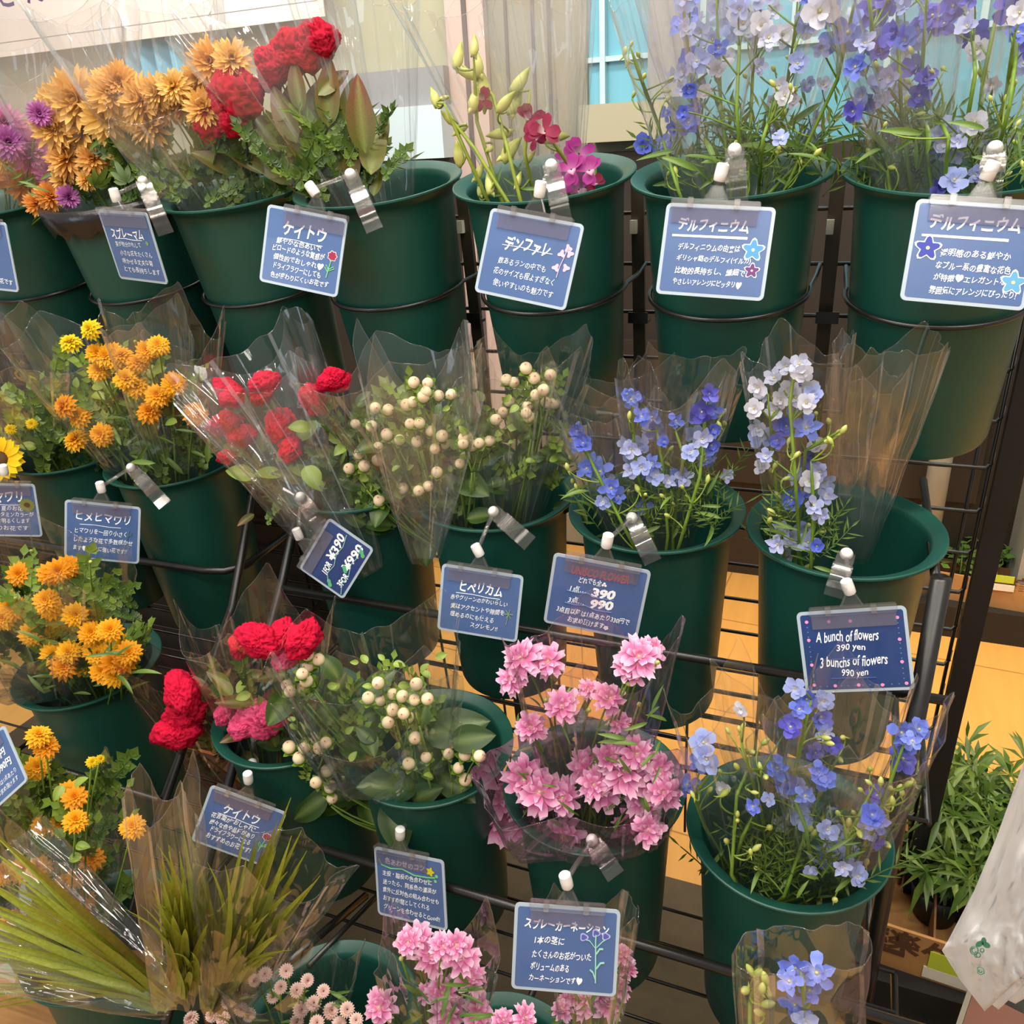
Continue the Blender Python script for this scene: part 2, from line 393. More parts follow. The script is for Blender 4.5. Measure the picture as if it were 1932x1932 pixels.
while z > .25:
    p = plane(0, z)
    b.tube([(xl, p.y, z), (xe - .006, p.y, z), (xe, p.y + .006, z + .004), (xe + .002, p.y + .016, z + .016)], .0028, 8); z -= dz
for x in [xe - .001, xe - .018] + [xe - .14 - .115 * i for i in range(7)]:
    b.tube([plane(x, 1.34) + Vector((0, .005, 0)), plane(x, .2) + Vector((0, .005, 0))], .0026, 8)
part('grid_panel', b, 'black', SR)
def onplane(px, py):
    z = rung(px, py); d = ray(px, py); return EYE + d * ((z - EYE.z) / d.z)
for px_ in (1567, 1209, 893):
    x_ = onplane(px_, 500).x; b = MB(); pa, pb = plane(x_, 1.36), plane(x_, .30); off = Vector((0, -.010, 0))
    b.box((pa + pb) / 2 + off, (.016, .008, (pa - pb).length), M3=M3); part('post', b, 'postbrown', SR, smooth=False)
    p_ = onplane(px_, 598); b = MB(); b.box(Vector((x_ + .003, p_.y - .022, p_.z)), (.026, .016, .004)); b.box(Vector((x_ + .003, p_.y - .031, p_.z + .005)), (.026, .002, .014)); part('bracket', b, 'black', SR, smooth=False)
    p_ = onplane(px_, 425); b = MB(); b.box(Vector((x_ - .004, p_.y - .018, p_.z)), (.008, .008, .016)); part('bracket', b, 'labelwhite', SR, smooth=False)
# front rails, slanted end leg, shelves
def rail(x0, x1, y, z, r=.0055): 
    b = MB(); b.tube([(x0, y, z), (x1, y, z)], r, 10); return b
xb0, xb1 = -.705, .135
part('rail', rail(xb0, xb1, .812, 1.4 - .553), 'black', SR)
part('rail', rail(xb0, xb1, .607, 1.4 - .785), 'black', SR)
part('rail', rail(xb0, xb1, .40, 1.4 - 1.03), 'black', SR)
b = MB(); b.tube([(xb0, 1.02, 1.4 - .26), (xb0, .812, 1.4 - .553), (xb0, .607, 1.4 - .80), (xb0, .36, 1.4 - 1.10), (xb0, .34, .01)], .0065, 10); part('leg', b, 'black', SR)
def shelf(root, x0, x1, y0, y1, z, step=.055):
    b = MB(); y = y0
    while y <= y1 + 1e-6:
        b.tube([(x0, y, z), (x1, y, z)], .0022, 6); y += step
    for x in (x0, (x0 + x1) / 2, x1): b.tube([(x, y0, z - .004), (x, y1, z - .004)], .0045, 8)
    part('shelf', b, 'black', root)
shelf(SR, xb0, xb1, .80, 1.02, 1.4 - .706)
shelf(SR, xb0, xb1, .60, .82, 1.4 - .975)
shelf(SR, xb0, xb1, .39, .60, 1.4 - 1.222)
tb = at(1776, 1090, .80)
b = MB(); b.tube([(tb.x, .80, tb.z), (tb.x, .80, .02)], .0095, 14); part('post', b, 'black', SR)
for zz in (tb.z - .02, tb.z - .30, tb.z - .56):
    b = MB(); b.tube([(tb.x, .80, zz), (tb.x, plane(0, zz).y, zz)], .005, 8); part('side_rail', b, 'black', SR)
# a depth rail low on the left end
q1 = at(690, 1690, .70); q0 = sameX(q1, 545, 1815)
b = MB(); b.tube([q0, q1], .0055, 10); part('side_rail', b, 'black', SR)
b = MB(); b.tube([q0 + Vector((.03, 0, .006)), q1 + Vector((.03, .05, .006))], .0035, 8); part('side_rail', b, 'black', SR)
# left stand
a0 = at(405, 1080, .83); 
b = MB(); xx0 = -1.9
y2 = sameX(a0 + Vector((.035, 0, 0)), 555, 1036)
b.tube([(xx0, .812, a0.z), (a0.x - .02, .83, a0.z), (a0.x + .012, .838, a0.z), (a0.x + .034, .86, a0.z + .002), (a0.x + .036, 1.05, a0.z + .01)], .0058, 10); part('rail', b, 'black', SL)
shelf(SL, -1.9, -.80, .80, 1.02, 1.4 - .706)
shelf(SL, -1.9, -.80, .60, .82, 1.4 - .975)
shelf(SL, -1.9, -.80, .39, .60, 1.4 - 1.222)
b = MB(); b.tube([(-.80, .607, 1.4 - .785), (-1.9, .607, 1.4 - .785)], .0055, 10); part('rail', b, 'black', SL)
b = MB(); b.tube([(-.80, 1.02, 1.4 - .26), (-.80, .812, 1.4 - .60), (-.80, .607, 1.4 - .80), (-.80, .36, 1.4 - 1.10), (-.80, .34, .01)], .0065, 10); part('leg', b, 'black', SL)
b = MB()
for i in range(22):
    z = 1.33 - i * dz
    if z > .3: b.tube([(-1.9, plane(0, z).y, z), (-.79, plane(0, z).y, z)], .0028, 6)
for i in range(9): b.tube([plane(-.80 - .125 * i, 1.34), plane(-.80 - .125 * i, .2)], .0026, 6)
part('grid_panel', b, 'black', SL)
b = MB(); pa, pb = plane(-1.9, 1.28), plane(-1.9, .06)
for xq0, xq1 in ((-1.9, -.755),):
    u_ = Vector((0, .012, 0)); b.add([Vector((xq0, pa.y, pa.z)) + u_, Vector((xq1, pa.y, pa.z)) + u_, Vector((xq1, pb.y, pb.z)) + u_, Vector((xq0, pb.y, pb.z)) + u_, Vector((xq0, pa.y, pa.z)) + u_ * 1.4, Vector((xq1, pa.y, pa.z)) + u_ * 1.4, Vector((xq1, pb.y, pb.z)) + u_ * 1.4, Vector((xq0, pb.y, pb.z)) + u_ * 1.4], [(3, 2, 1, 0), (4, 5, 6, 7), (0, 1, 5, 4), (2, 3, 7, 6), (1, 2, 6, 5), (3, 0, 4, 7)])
part('dark_backing', b, 'blackmat', SL, smooth=False)  # dark sheet added to fill the dark space behind the left stand
b = MB(); b.box((-.85, .72, .006), (2.3, 1.05, .012)); o = b.build('shade_mat', M['mat'], smooth=False); tag(o, 'dark brown mat added in place of the shade on the floor beneath the flower stands', 'mat')  # dark slab added to stand for the shade under the stands
# ------------------------------------------------------------------ buckets
PR = .105
prof = [(.0, -.288), (.070, -.288), (.0745, -.286), (.0765, -.280), (.0898, -.022), (.0912, -.013), (.0940, -.0085), (.1036, -.0030), (.1050, -.0008), (.1048, .0010), (.1034, .0016), (.0910, -.0040), (.0890, -.0062), (.0876, -.0130), (.0868, -.030), (.0740, -.276), (.0, -.279)]
b = MB(); b.lathe(prof, 64); POT = b.mesh('flower_bucket', M['pot']); POT.set_sharp_from_angle(angle=math.radians(38))
pots = {}
def pot(key, x, y, z, tilt, label, ring=None):
    o = link('flower_bucket', POT, None); tag(o, label, 'bucket', 'dark green plastic flower buckets')
    o.location = W(x, y, z); o.rotation_euler = (math.radians(tilt), 0, 0); pots[key] = o
    if ring:
        b = MB(); n = 40; pts = []; rr = .0895 - .0052 * (.128 - .03) / .1 + .004
        Mx = Matrix.Translation(o.location) @ Matrix.Rotation(math.radians(tilt), 4, 'X')
        for i in range(n + 1):
            t = math.radians(172 + 196 * i / n); pts.append(Mx @ Vector((rr * math.cos(t), rr * math.sin(t), -.128)))
        e0, e1 = pts[0], pts[-1]
        yb = plane(0, e0.z).y
        pts = [Vector((e0.x - .004, yb - .012, e0.z + .012)), Vector((e0.x - .002, (e0.y + yb) / 2, e0.z + .003))] + pts + [Vector((e1.x + .002, (e1.y + yb) / 2, e1.z + .003)), Vector((e1.x + .004, yb - .012, e1.z + .012))]
        b.tube(pts, .0026, 8); part('holding_ring', b, 'black', ring)
T1, T2, T3 = 11.5, 5, 3.4
pot('A0', -1.197, .955, -.038, T1, 'green bucket at the left edge of the top row, mostly cut off', SL)
pot('A1', -.985, .955, -.038, T1, 'green bucket in the top row lined with black plastic, under the orange chrysanthemums', SL)
pot('A1b', -.774, .955, -.038, T1, 'green bucket in the top row left of the crimson cockscomb bucket', SL)
pot('A2', -.562, .955, -.038, T1, 'green bucket in the top row under the tall crimson cockscombs', SR)
pot('A3', -.345, .955, -.038, T1, 'green bucket in the top row holding the yellow-green orchid buds', SR)
pot('A4', -.136, .955, -.040, T1, 'green bucket in the top row beneath the left tall blue delphiniums', SR)
pot('A5', .076, .955, -.042, T1, 'green bucket at the right end of the top row, whole body visible', SR)
pot('B0', -1.147, .903, -.411, T2, 'green bucket under the sunflower at the left edge of the second row')
pot('B1', -.936, .903, -.411, T2, 'green bucket in the second row holding the golden daisies')
pot('B2', -.612, .903, -.411, T2, 'green bucket in the second row behind the tilted navy price card')
pot('B3', -.406, .903, -.411, T2, 'green bucket in the second row holding cream hypericum berries')
pot('B4', -.197, .903, -.411, T2, 'green bucket in the second row with the wrapped deep blue delphiniums')
pot('B5', .0145, .903, -.411, T2, 'half-empty green bucket at the right end of the second row')
pot('C0', -1.007, .714, -.679, T3, 'green bucket in the third row under the left golden daisies')
pot('C1', -.640, .714, -.679, T3, 'green bucket hidden under the red cockscombs of the third row')
pot('C2', -.434, .714, -.679, T3, 'green bucket in the third row under the large-leaved hypericum')
pot('C3', -.222, .714, -.679, T3, 'green bucket in the third row full of pink carnations')
pot('C4', -.008, .714, -.679, T3, 'green bucket with a wide rim at the right end of the third row')
pot('D1', -.830, .50, -.925, 0, 'green bucket behind the grass sheaves in the lowest row')
pot('D2', -.480, .50, -.925, 0, 'green bucket in the lowest row behind the small pale daisies')
pot('D3', -.270, .50, -.925, 0, 'green bucket in the lowest row below the spray carnation card')
pot('D4', -.060, .50, -.925, 0, 'green bucket at the right end of the lowest row')
# black poly lining hanging over the second bucket's rim
bl = MB(); n = 48; vs = []
for j, (r_, z_) in enumerate(((.100, .004), (.1065, .003), (.1062, -.012), (.1000, -.030))):
    for i in range(n):
        t = 2 * math.pi * i / n; q = 1 + .012 * math.sin(i * 3.7 + j); vs.append((r_ * q * math.cos(t), r_ * q * math.sin(t), z_ + (.006 * math.sin(i * 2.3) if j == 3 else 0)))
bl.add(vs, [(j * n + i, j * n + (i + 1) % n, (j + 1) * n + (i + 1) % n, (j + 1) * n + i) for j in range(3) for i in range(n)])
bl.build('lining', M['blackfilm'], pots['A1'])

# ------------------------------------------------------------------ flower shapes (unit radius, facing +Z)
SUBP = {}
def c3(r, g, b): return L(r, g, b)[:3]
def petal(mb, az, el, Ln, Wd, cup=.1, curl=.3, cols=((1, 1, 1), (1, 1, 1)), r0=.05, z0=0, serr=0, ns=5, tip=.8, base=.35, rnd=None):
    u = Vector((math.cos(az), math.sin(az), 0)); t_ = Vector((-math.sin(az), math.cos(az), 0)); n = Vector((0, 0, 1))
    p = u * r0 + n * z0; vs = []; cs = []; step = Ln / ns; A = el
    for i in range(ns + 1):
        t = i / ns
        wd = Wd * (base + (1 - base) * math.sin(min(1, t / .62) * math.pi / 2)) * (1 if t < .62 else (math.sqrt(max(0, 1 - ((t - .62) / .38) ** 2)) * (1 - (1 - tip) * 0) * .999 + .001 if tip > .5 else 1 - (t - .62) / .38 * .97))
        d = u * math.cos(A) + n * math.sin(A); nn = -u * math.sin(A) + n * math.cos(A)
        if serr and i >= ns - 1: wd = max(wd, Wd * .72)
        jag = [0, 0, 0]
        if serr and i == ns: jag = [(rnd or R).uniform(-serr, serr) for _ in range(3)]
        for k, s_ in enumerate((-1, 0, 1)):
            vs.append(p + t_ * (wd * s_) + nn * (cup * wd * abs(s_)) + d * jag[k]); 
            cs.append(lerp(cols[0], cols[1], t) if len(cols) == 2 else (lerp(cols[0], cols[1], t * 2) if t < .5 else lerp(cols[1], cols[2], t * 2 - 1)))
        p = p + d * step; A -= curl / ns
    fs = []
    for i in range(ns):
        for k in range(2):
            a = i * 3 + k; fs.append((a, a + 1, a + 4, a + 3))
    mb.add(vs, fs, cs)
def ball(mb, c, r, col, nu=10, nv=7, sq=(1, 1, 1), tipcol=None):
    vs = []; cs = []
    for j in range(nv + 1):
        ph = math.pi * j / nv
        for i in range(nu):
            t = 2 * math.pi * i / nu
            vs.append(Vector(c) + Vector((r * sq[0] * math.sin(ph) * math.cos(t), r * sq[1] * math.sin(ph) * math.sin(t), r * sq[2] * math.cos(ph)))); cs.append(tipcol if (tipcol and j == 0) else col)
    fs = []
    for j in range(nv):
        for i in range(nu):
            q = (i + 1) % nu; fs.append((j * nu + i, (j + 1) * nu + i, (j + 1) * nu + q, j * nu + q))
    mb.add(vs, fs, cs)
PI = math.pi
GREEN = c3(118, 150, 52); DGREEN = c3(62, 92, 34)
def m_delph(edge, mid, seed, n=5, openness=.25):
    r = random.Random(seed); b = MB(); pt = seed % 2
    for lay, (el, ln, wd) in enumerate(((openness, .92, .40), (openness + .45, .50, .24))):
        for k in range(n if lay == 0 else 4):
            petal(b, 2 * PI * k / n + r.uniform(-.15, .15) + lay * .6, el + r.uniform(-.2, .2), ln * r.uniform(.82, 1.1), wd * (r.uniform(.72, .9) if pt else r.uniform(.85, 1.05)), cup=r.uniform(-.1, .6), curl=r.uniform(-.5, .9), cols=(mid, edge, lerp(edge, mid, .2)), r0=.06, z0=.03 * lay, base=.2, tip=.3 if (pt and lay == 0 and k % 2) else .8)
    ball(b, (0, 0, .08), .10, c3(225, 222, 170), 7, 4)
    b.tube([(0, 0, 0), (.05, 0, -.25), (.22, 0, -.55)], [.10, .07, .02], 6, lerp(edge, mid, .4))
    return b.mesh('delphinium_floret', M['petal'])
WH = c3(226, 226, 236)
DEL = {'b': [m_delph(c3(104, 124, 228), c3(186, 198, 246), 1), m_delph(c3(94, 112, 220), c3(166, 180, 242), 2, 5, .5), m_delph(c3(118, 140, 234), c3(212, 218, 246), 3, 5, .05)],
       'v': [m_delph(c3(92, 88, 198), c3(140, 138, 224), 4), m_delph(c3(104, 100, 206), c3(150, 150, 228), 5, 5, .6)],
       'p': [m_delph(c3(160, 176, 236), c3(226, 226, 240), 6), m_delph(c3(176, 184, 232), c3(236, 234, 240), 7, 5, .5)],
       'w': [m_delph(c3(222, 222, 238), c3(240, 236, 226), 8), m_delph(c3(206, 210, 238), c3(238, 234, 220), 9, 5, .55)]}
def m_bud(c_a, c_b, spur=True):
    b = MB(); pr = [(.0, -.55), (.10, -.5), (.26, -.2), (.36, .15), (.33, .45), (.18, .78), (.0, .95)]
    b.lathe(pr, 9, [lerp(c_a, c_b, i / 6) for i in range(7)])
    if spur: b.tube([(0, 0, -.35), (.2, 0, -.75), (.5, 0, -1.0)], [.16, .1, .03], 6, c_a)
    return b.mesh('bud', M['waxy'])
BUDS = [m_bud(c3(176, 196, 84), c3(226, 226, 140)), m_bud(c3(168, 190, 70), c3(214, 218, 120))]
def m_daisy(seed, ca, cb, n1=16):
    r = random.Random(seed); b = MB()
    for lay, (el, ln, wd, z, n) in enumerate(((-.25, .95, .17, 0, n1), (.05, .86, .16, .08, n1), (.35, .70, .14, .15, n1 - 3), (.7, .50, .11, .20, 11), (1.1, .34, .08, .22, 8))):
        for k in range(n):
            petal(b, 2 * PI * k / n + lay * .37 + r.uniform(-.08, .08), el + r.uniform(-.12, .12), ln * r.uniform(.9, 1.06), wd, cup=.25, curl=.35, cols=(cb, ca, ca), r0=.07, z0=z, ns=3)
    ball(b, (0, 0, .2), .14, cb, 8, 4); k_ = MB(); k_.lathe([(.0, -.22), (.16, -.18), (.28, -.05), (.30, .02)], 9, GREEN)
    me = b.mesh('double_daisy', M['petal']); SUBP[me.name] = ('calyx', k_.mesh('calyx', M['waxy'])); return me
HIME = [m_daisy(1, c3(250, 186, 34), c3(226, 130, 20)), m_daisy(2, c3(248, 176, 26), c3(220, 120, 18)), m_daisy(3, c3(240, 160, 24), c3(214, 112, 14), 14)]
HIMEY = m_daisy(4, c3(238, 206, 30), c3(214, 160, 20), 13)
def m_mum(seed, ca, cb):
    r = random.Random(seed); b = MB()
    for lay, (el, ln, z, n) in enumerate(((-.35, .95, 0, 20), (-.05, .98, .05, 20), (.3, .92, .10, 18), (.65, .80, .14, 15), (1.0, .62, .17, 11), (1.3, .45, .18, 7))):
        for k in range(n):
            petal(b, 2 * PI * k / n + lay * .29 + r.uniform(-.12, .12), el + r.uniform(-.2, .2), ln * r.uniform(.85, 1.08), .095, cup=.45, curl=r.uniform(-.6, .2), cols=(cb, ca, lerp(ca, (1, 1, .8), .1)), r0=.06, z0=z, ns=6, base=.5)
    k_ = MB(); k_.lathe([(.0, -.25), (.14, -.2), (.22, -.03)], 9, GREEN)
    me = b.mesh('spray_mum', M['petal']); SUBP[me.name] = ('calyx', k_.mesh('calyx', M['waxy'])); return me
MUM = [m_mum(1, c3(242, 190, 96), c3(218, 138, 54)), m_mum(2, c3(238, 178, 88), c3(212, 126, 50)), m_mum(3, c3(246, 200, 108), c3(226, 158, 70))]
MUMP = [m_mum(4, c3(214, 120, 176), c3(172, 70, 130)), m_mum(5, c3(192, 104, 180), c3(146, 56, 136))]
MUMO = m_mum(6, c3(240, 160, 60), c3(216, 104, 24))
def m_crest(seed, ca, cb, flat=.75):
    b = MB(); nu, nv = 72, 44; vs = []; cs = []; o = Vector((seed * 7.3, seed * 3.1, seed))
    for j in range(nv + 1):
        ph = PI * (j / nv) * .93
        for i in range(nu):
            t = 2 * PI * i / nu; p = Vector((math.sin(ph) * math.cos(t), math.sin(ph) * math.sin(t), math.cos(ph)))
            w_ = p + Vector((noise.noise(p * 2.2 + o), noise.noise(p * 2.2 + o * 2), noise.noise(p * 2.2 - o))) * .55
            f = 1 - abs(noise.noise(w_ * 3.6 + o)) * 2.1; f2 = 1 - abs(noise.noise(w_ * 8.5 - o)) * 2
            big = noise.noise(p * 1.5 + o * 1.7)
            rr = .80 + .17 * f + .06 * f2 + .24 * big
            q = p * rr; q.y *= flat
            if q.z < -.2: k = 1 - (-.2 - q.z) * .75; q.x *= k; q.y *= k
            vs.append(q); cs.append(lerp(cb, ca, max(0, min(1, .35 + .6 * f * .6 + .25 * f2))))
    fs = [(j * nu + i, (j + 1) * nu + i, (j + 1) * nu + (i + 1) % nu, j * nu + (i + 1) % nu) for j in range(nv) for i in range(nu)]
    b.add(vs, fs, cs); return b.mesh('cockscomb', M['velvet'])
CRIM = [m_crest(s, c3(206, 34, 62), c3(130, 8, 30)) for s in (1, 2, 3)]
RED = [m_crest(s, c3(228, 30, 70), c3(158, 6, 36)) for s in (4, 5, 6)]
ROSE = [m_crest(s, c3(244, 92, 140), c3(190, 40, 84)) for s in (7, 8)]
def m_carn(seed):
    r = random.Random(seed); b = MB(); a, m_, e = c3(250, 222, 212), c3(220, 92, 164), c3(250, 206, 228)
    for lay, (el, ln, wd, z, n) in enumerate(((-.1, .96, .25, 0, 9), (.22, .82, .22, .05, 8), (.55, .62, .19, .09, 6), (1.0, .38, .13, .11, 4))):
        for k in range(n):
            petal(b, 2 * PI * k / n + lay * .5 + r.uniform(-.2, .2), el + r.uniform(-.2, .2), ln * r.uniform(.88, 1.1), wd * r.uniform(.8, 1.05), cup=r.uniform(-.1, .5), curl=r.uniform(-.1, .8), cols=(a, m_, e), r0=.05, z0=z, serr=.13, base=.22, rnd=r)
    ball(b, (0, 0, .12), .07, c3(240, 226, 180), 6, 4)
    k_ = MB(); k_.lathe([(.0, -.95), (.12, -.9), (.20, -.6), (.19, -.2), (.26, -.02)], 9, c3(134, 158, 66)); me = b.mesh('spray_carnation', M['petal']); SUBP[me.name] = ('calyx', k_.mesh('calyx', M['waxy'])); return me
CARN = [m_carn(s) for s in (1, 2, 3)]
def m_pom(seed):
    r = random.Random(seed); b = MB()
    for lay, (el, ln, z, n) in enumerate(((-.3, .9, 0, 18), (.1, .85, .1, 18), (.5, .7, .18, 15), (.9, .5, .24, 11), (1.2, .32, .26, 8))):
        for k in range(n): petal(b, 2 * PI * k / n + lay * .3, el + r.uniform(-.1, .1), ln, .15, cup=.3, curl=.5, cols=(c3(206, 110, 110), c3(240, 200, 186), c3(240, 214, 204)), r0=.06, z0=z, ns=3)
    return b.mesh('pompom_daisy', M['petal'])
POM = [m_pom(1), m_pom(2)]
def m_berry():
    b = MB(); pr = [(.0, -1.0), (.45, -.92), (.85, -.5), (.98, 0), (.88, .5), (.55, .88), (.17, 1.02), (.07, 1.10), (.0, 1.12)]
    cr, pk = c3(250, 232, 190), c3(246, 204, 168)
    b.lathe(pr, 18, [c3(206, 200, 120), cr, cr, cr, cr, lerp(cr, pk, .4), lerp(cr, pk, .8), c3(176, 110, 70), c3(110, 60, 36)])
    return b.mesh('berry', M['berry'])
BERRY = m_berry()
def m_calyx():
    b = MB()
    for k in range(5): petal(b, 2 * PI * k / 5, .15, 1.45, .52, cup=.2, curl=-.5, cols=(c3(96, 140, 40), c3(140, 176, 62)), r0=.1, z0=-1.05, ns=4, tip=.2)
    return b.mesh('calyx', M['waxy'])
CALYX = m_calyx()
def m_leaf(ca, cb, wd=.3, fold=.25, curl=.6, ns=9, vein=True):
    b = MB(); vs = []; cs = []; p = Vector(); A = .15; st = 1.0 / ns
    for i in range(ns + 1):
        t = i / ns; w_ = wd * (math.sin(PI * min(1, t ** .75)) ** .8 if 0 < t < 1 else .01)
        d = Vector((math.cos(A), 0, math.sin(A))); n = Vector((-math.sin(A), 0, math.cos(A)))
        for s_ in (-1, -.5, 0, .5, 1):
            vs.append(p + Vector((0, w_ * s_, 0)) + n * (fold * w_ * abs(s_) - (.03 * w_ if s_ == 0 else 0))); cs.append(lerp(lerp(ca, cb, t), c3(170, 190, 110), .35 if s_ == 0 and vein else 0))
        p += d * st; A -= curl / ns
    b.add(vs, [(i * 5 + k, i * 5 + k + 1, i * 5 + k + 6, i * 5 + k + 5) for i in range(ns) for k in range(4)], cs)
    return b.mesh('leaf', M['waxy'])
LH = [m_leaf(c3(58, 86, 32), c3(50, 78, 32), .30, .2, .5), m_leaf(c3(74, 104, 38), c3(62, 92, 36), .33, .25, .9)]
LC = [m_leaf(c3(118, 122, 40), c3(98, 76, 36), .22, .3, .5), m_leaf(c3(96, 106, 34), c3(124, 62, 44), .20, .35, .3)]
LL = [m_leaf(c3(160, 182, 76), c3(134, 162, 60), .30, .25, .8)]
LN = [m_leaf(c3(100, 130, 50), c3(116, 146, 60), .08, .3, .9, 7, False), m_leaf(c3(80, 112, 44), c3(100, 130, 50), .06, .3, .4, 7, False)]
def m_lobed(ca, cb):
    b = MB()
    for k, (a, ln) in enumerate(((0, 1.0), (.55, .72), (-.55, .72), (1.1, .5), (-1.1, .5))):
        petal(b, a, .1, ln, .14, cup=.2, curl=.5, cols=(ca, cb), r0=.02, ns=4, tip=.2)
    return b.mesh('lobed_leaf', M['waxy'])
LM = [m_lobed(c3(70, 96, 36), c3(92, 118, 46)), m_lobed(c3(98, 124, 48), c3(126, 150, 62))]
def m_sprig(ca, cb, seed, n=11, ls=.26, w=.09, lobed=False):
    r = random.Random(seed); b = MB(); pts = bez(Vector((0, 0, 0)), Vector((.5, 0, .12)), Vector((1, r.uniform(-.1, .1), .02)), 12)
    b.tube(pts, .012, 4, ca)
    for k in range(n):
        t = .12 + .88 * k / (n - 1); p = pts[int(t * 11)]; sd = 1 if k % 2 else -1; a = sd * r.uniform(.5, 1.2) if k < n - 1 else 0
        d = Vector((math.cos(a), math.sin(a), r.uniform(-.15, .55))).normalized(); q = Vector((-d.y, d.x, 0)).normalized(); l_ = ls * r.uniform(.75, 1.2); ww = w * r.uniform(.8, 1.2); c_ = lerp(ca, cb, r.random())
        for a2, f in (((0, 1),) if not lobed else ((0, 1), (.7, .7), (-.7, .7))):
            d2 = d * math.cos(a2) + q * math.sin(a2); q2 = Vector((-d2.y, d2.x, 0)).normalized(); L2 = l_ * f
            b.add([p, p + d2 * L2 * .45 + q2 * ww * f, p + d2 * L2, p + d2 * L2 * .45 - q2 * ww * f, p + d2 * L2 * .5 + Vector((0, 0, -.03))], [(0, 1, 4), (1, 2, 4), (2, 3, 4), (3, 0, 4)], c_)
    return b.mesh('leaf_sprig', M['waxy'])
LSH = [m_sprig(c3(70, 98, 34), c3(108, 136, 52), 1, lobed=True), m_sprig(c3(90, 118, 44), c3(134, 158, 66), 2, 9, .3, .08, True), m_sprig(c3(58, 82, 30), c3(92, 120, 46), 3, 13, .22, .07, True)]
LSY = [m_sprig(c3(120, 150, 54), c3(158, 180, 76), 4, 9, .3, .11), m_sprig(c3(100, 130, 46), c3(140, 166, 66), 5, 11, .28, .1)]
LSN = [m_sprig(c3(92, 120, 46), c3(128, 152, 64), 6, 11, .34, .028), m_sprig(c3(76, 104, 40), c3(118, 142, 58), 7, 9, .4, .024)]
def m_orchbud():
    b = MB(); c1, c2 = c3(176, 186, 76), c3(220, 220, 130)
    pts = [(0, 0, -.55), (.12, 0, -.35), (.10, 0, 0), (0, 0, .4), (-.12, 0, .75), (-.2, 0, 1.0)]
    b.tube(pts, [.06, .26, .34, .28, .15, .03], 10, [c1, c2, c2, c2, c1, c1]); b.tube([(.1, 0, -.3), (.36, 0, -.42), (.45, 0, -.62)], [.2, .13, .04], 8, c2)
    return b.mesh('orchid_bud', M['waxy'])
OBUD = m_orchbud()
def m_orch(ca, cb):
    b = MB()
    for k in range(3): petal(b, 2 * PI * k / 3 + .5, .3, .95, .26, cup=.2, curl=.4, cols=(cb, ca, ca), ns=5)
    for k in range(2): petal(b, 2 * PI * k / 2 + 1.1, .35, .9, .36, cup=.2, curl=.4, cols=(cb, ca, ca), ns=5)
    petal(b, -1.57, .9, .6, .26, cup=.8, curl=.2, cols=(c3(240, 220, 220), ca), ns=5); b.lathe([(.0, -.4), (.1, -.3), (.12, 0)], 8, c3(170, 150, 90))
    return b.mesh('orchid_bloom', M['petal'])
ORCH = [m_orch(c3(172, 50, 140), c3(214, 130, 190)), m_orch(c3(140, 30, 66), c3(170, 60, 90))]
def m_sunf():
    r = random.Random(3); b = MB()
    for lay in range(2):
        for k in range(16): petal(b, 2 * PI * k / 16 + lay * .2, .1 + .2 * lay + r.uniform(-.15, .15), .75, .16, cup=.3, curl=.4, cols=(c3(236, 180, 10), c3(252, 220, 20)), r0=.28, z0=.03 * lay, ns=4)
    k_ = MB(); ball(k_, (0, 0, .02), .42, c3(92, 64, 20), 14, 6, (1, 1, .4)); b.lathe([(.0, -.3), (.3, -.2), (.5, .0)], 12, GREEN)
    me = b.mesh('sunflower', M['petal']); SUBP[me.name] = ('flower_centre', k_.mesh('flower_centre', M['petal'])); return me
SUNF = m_sunf()

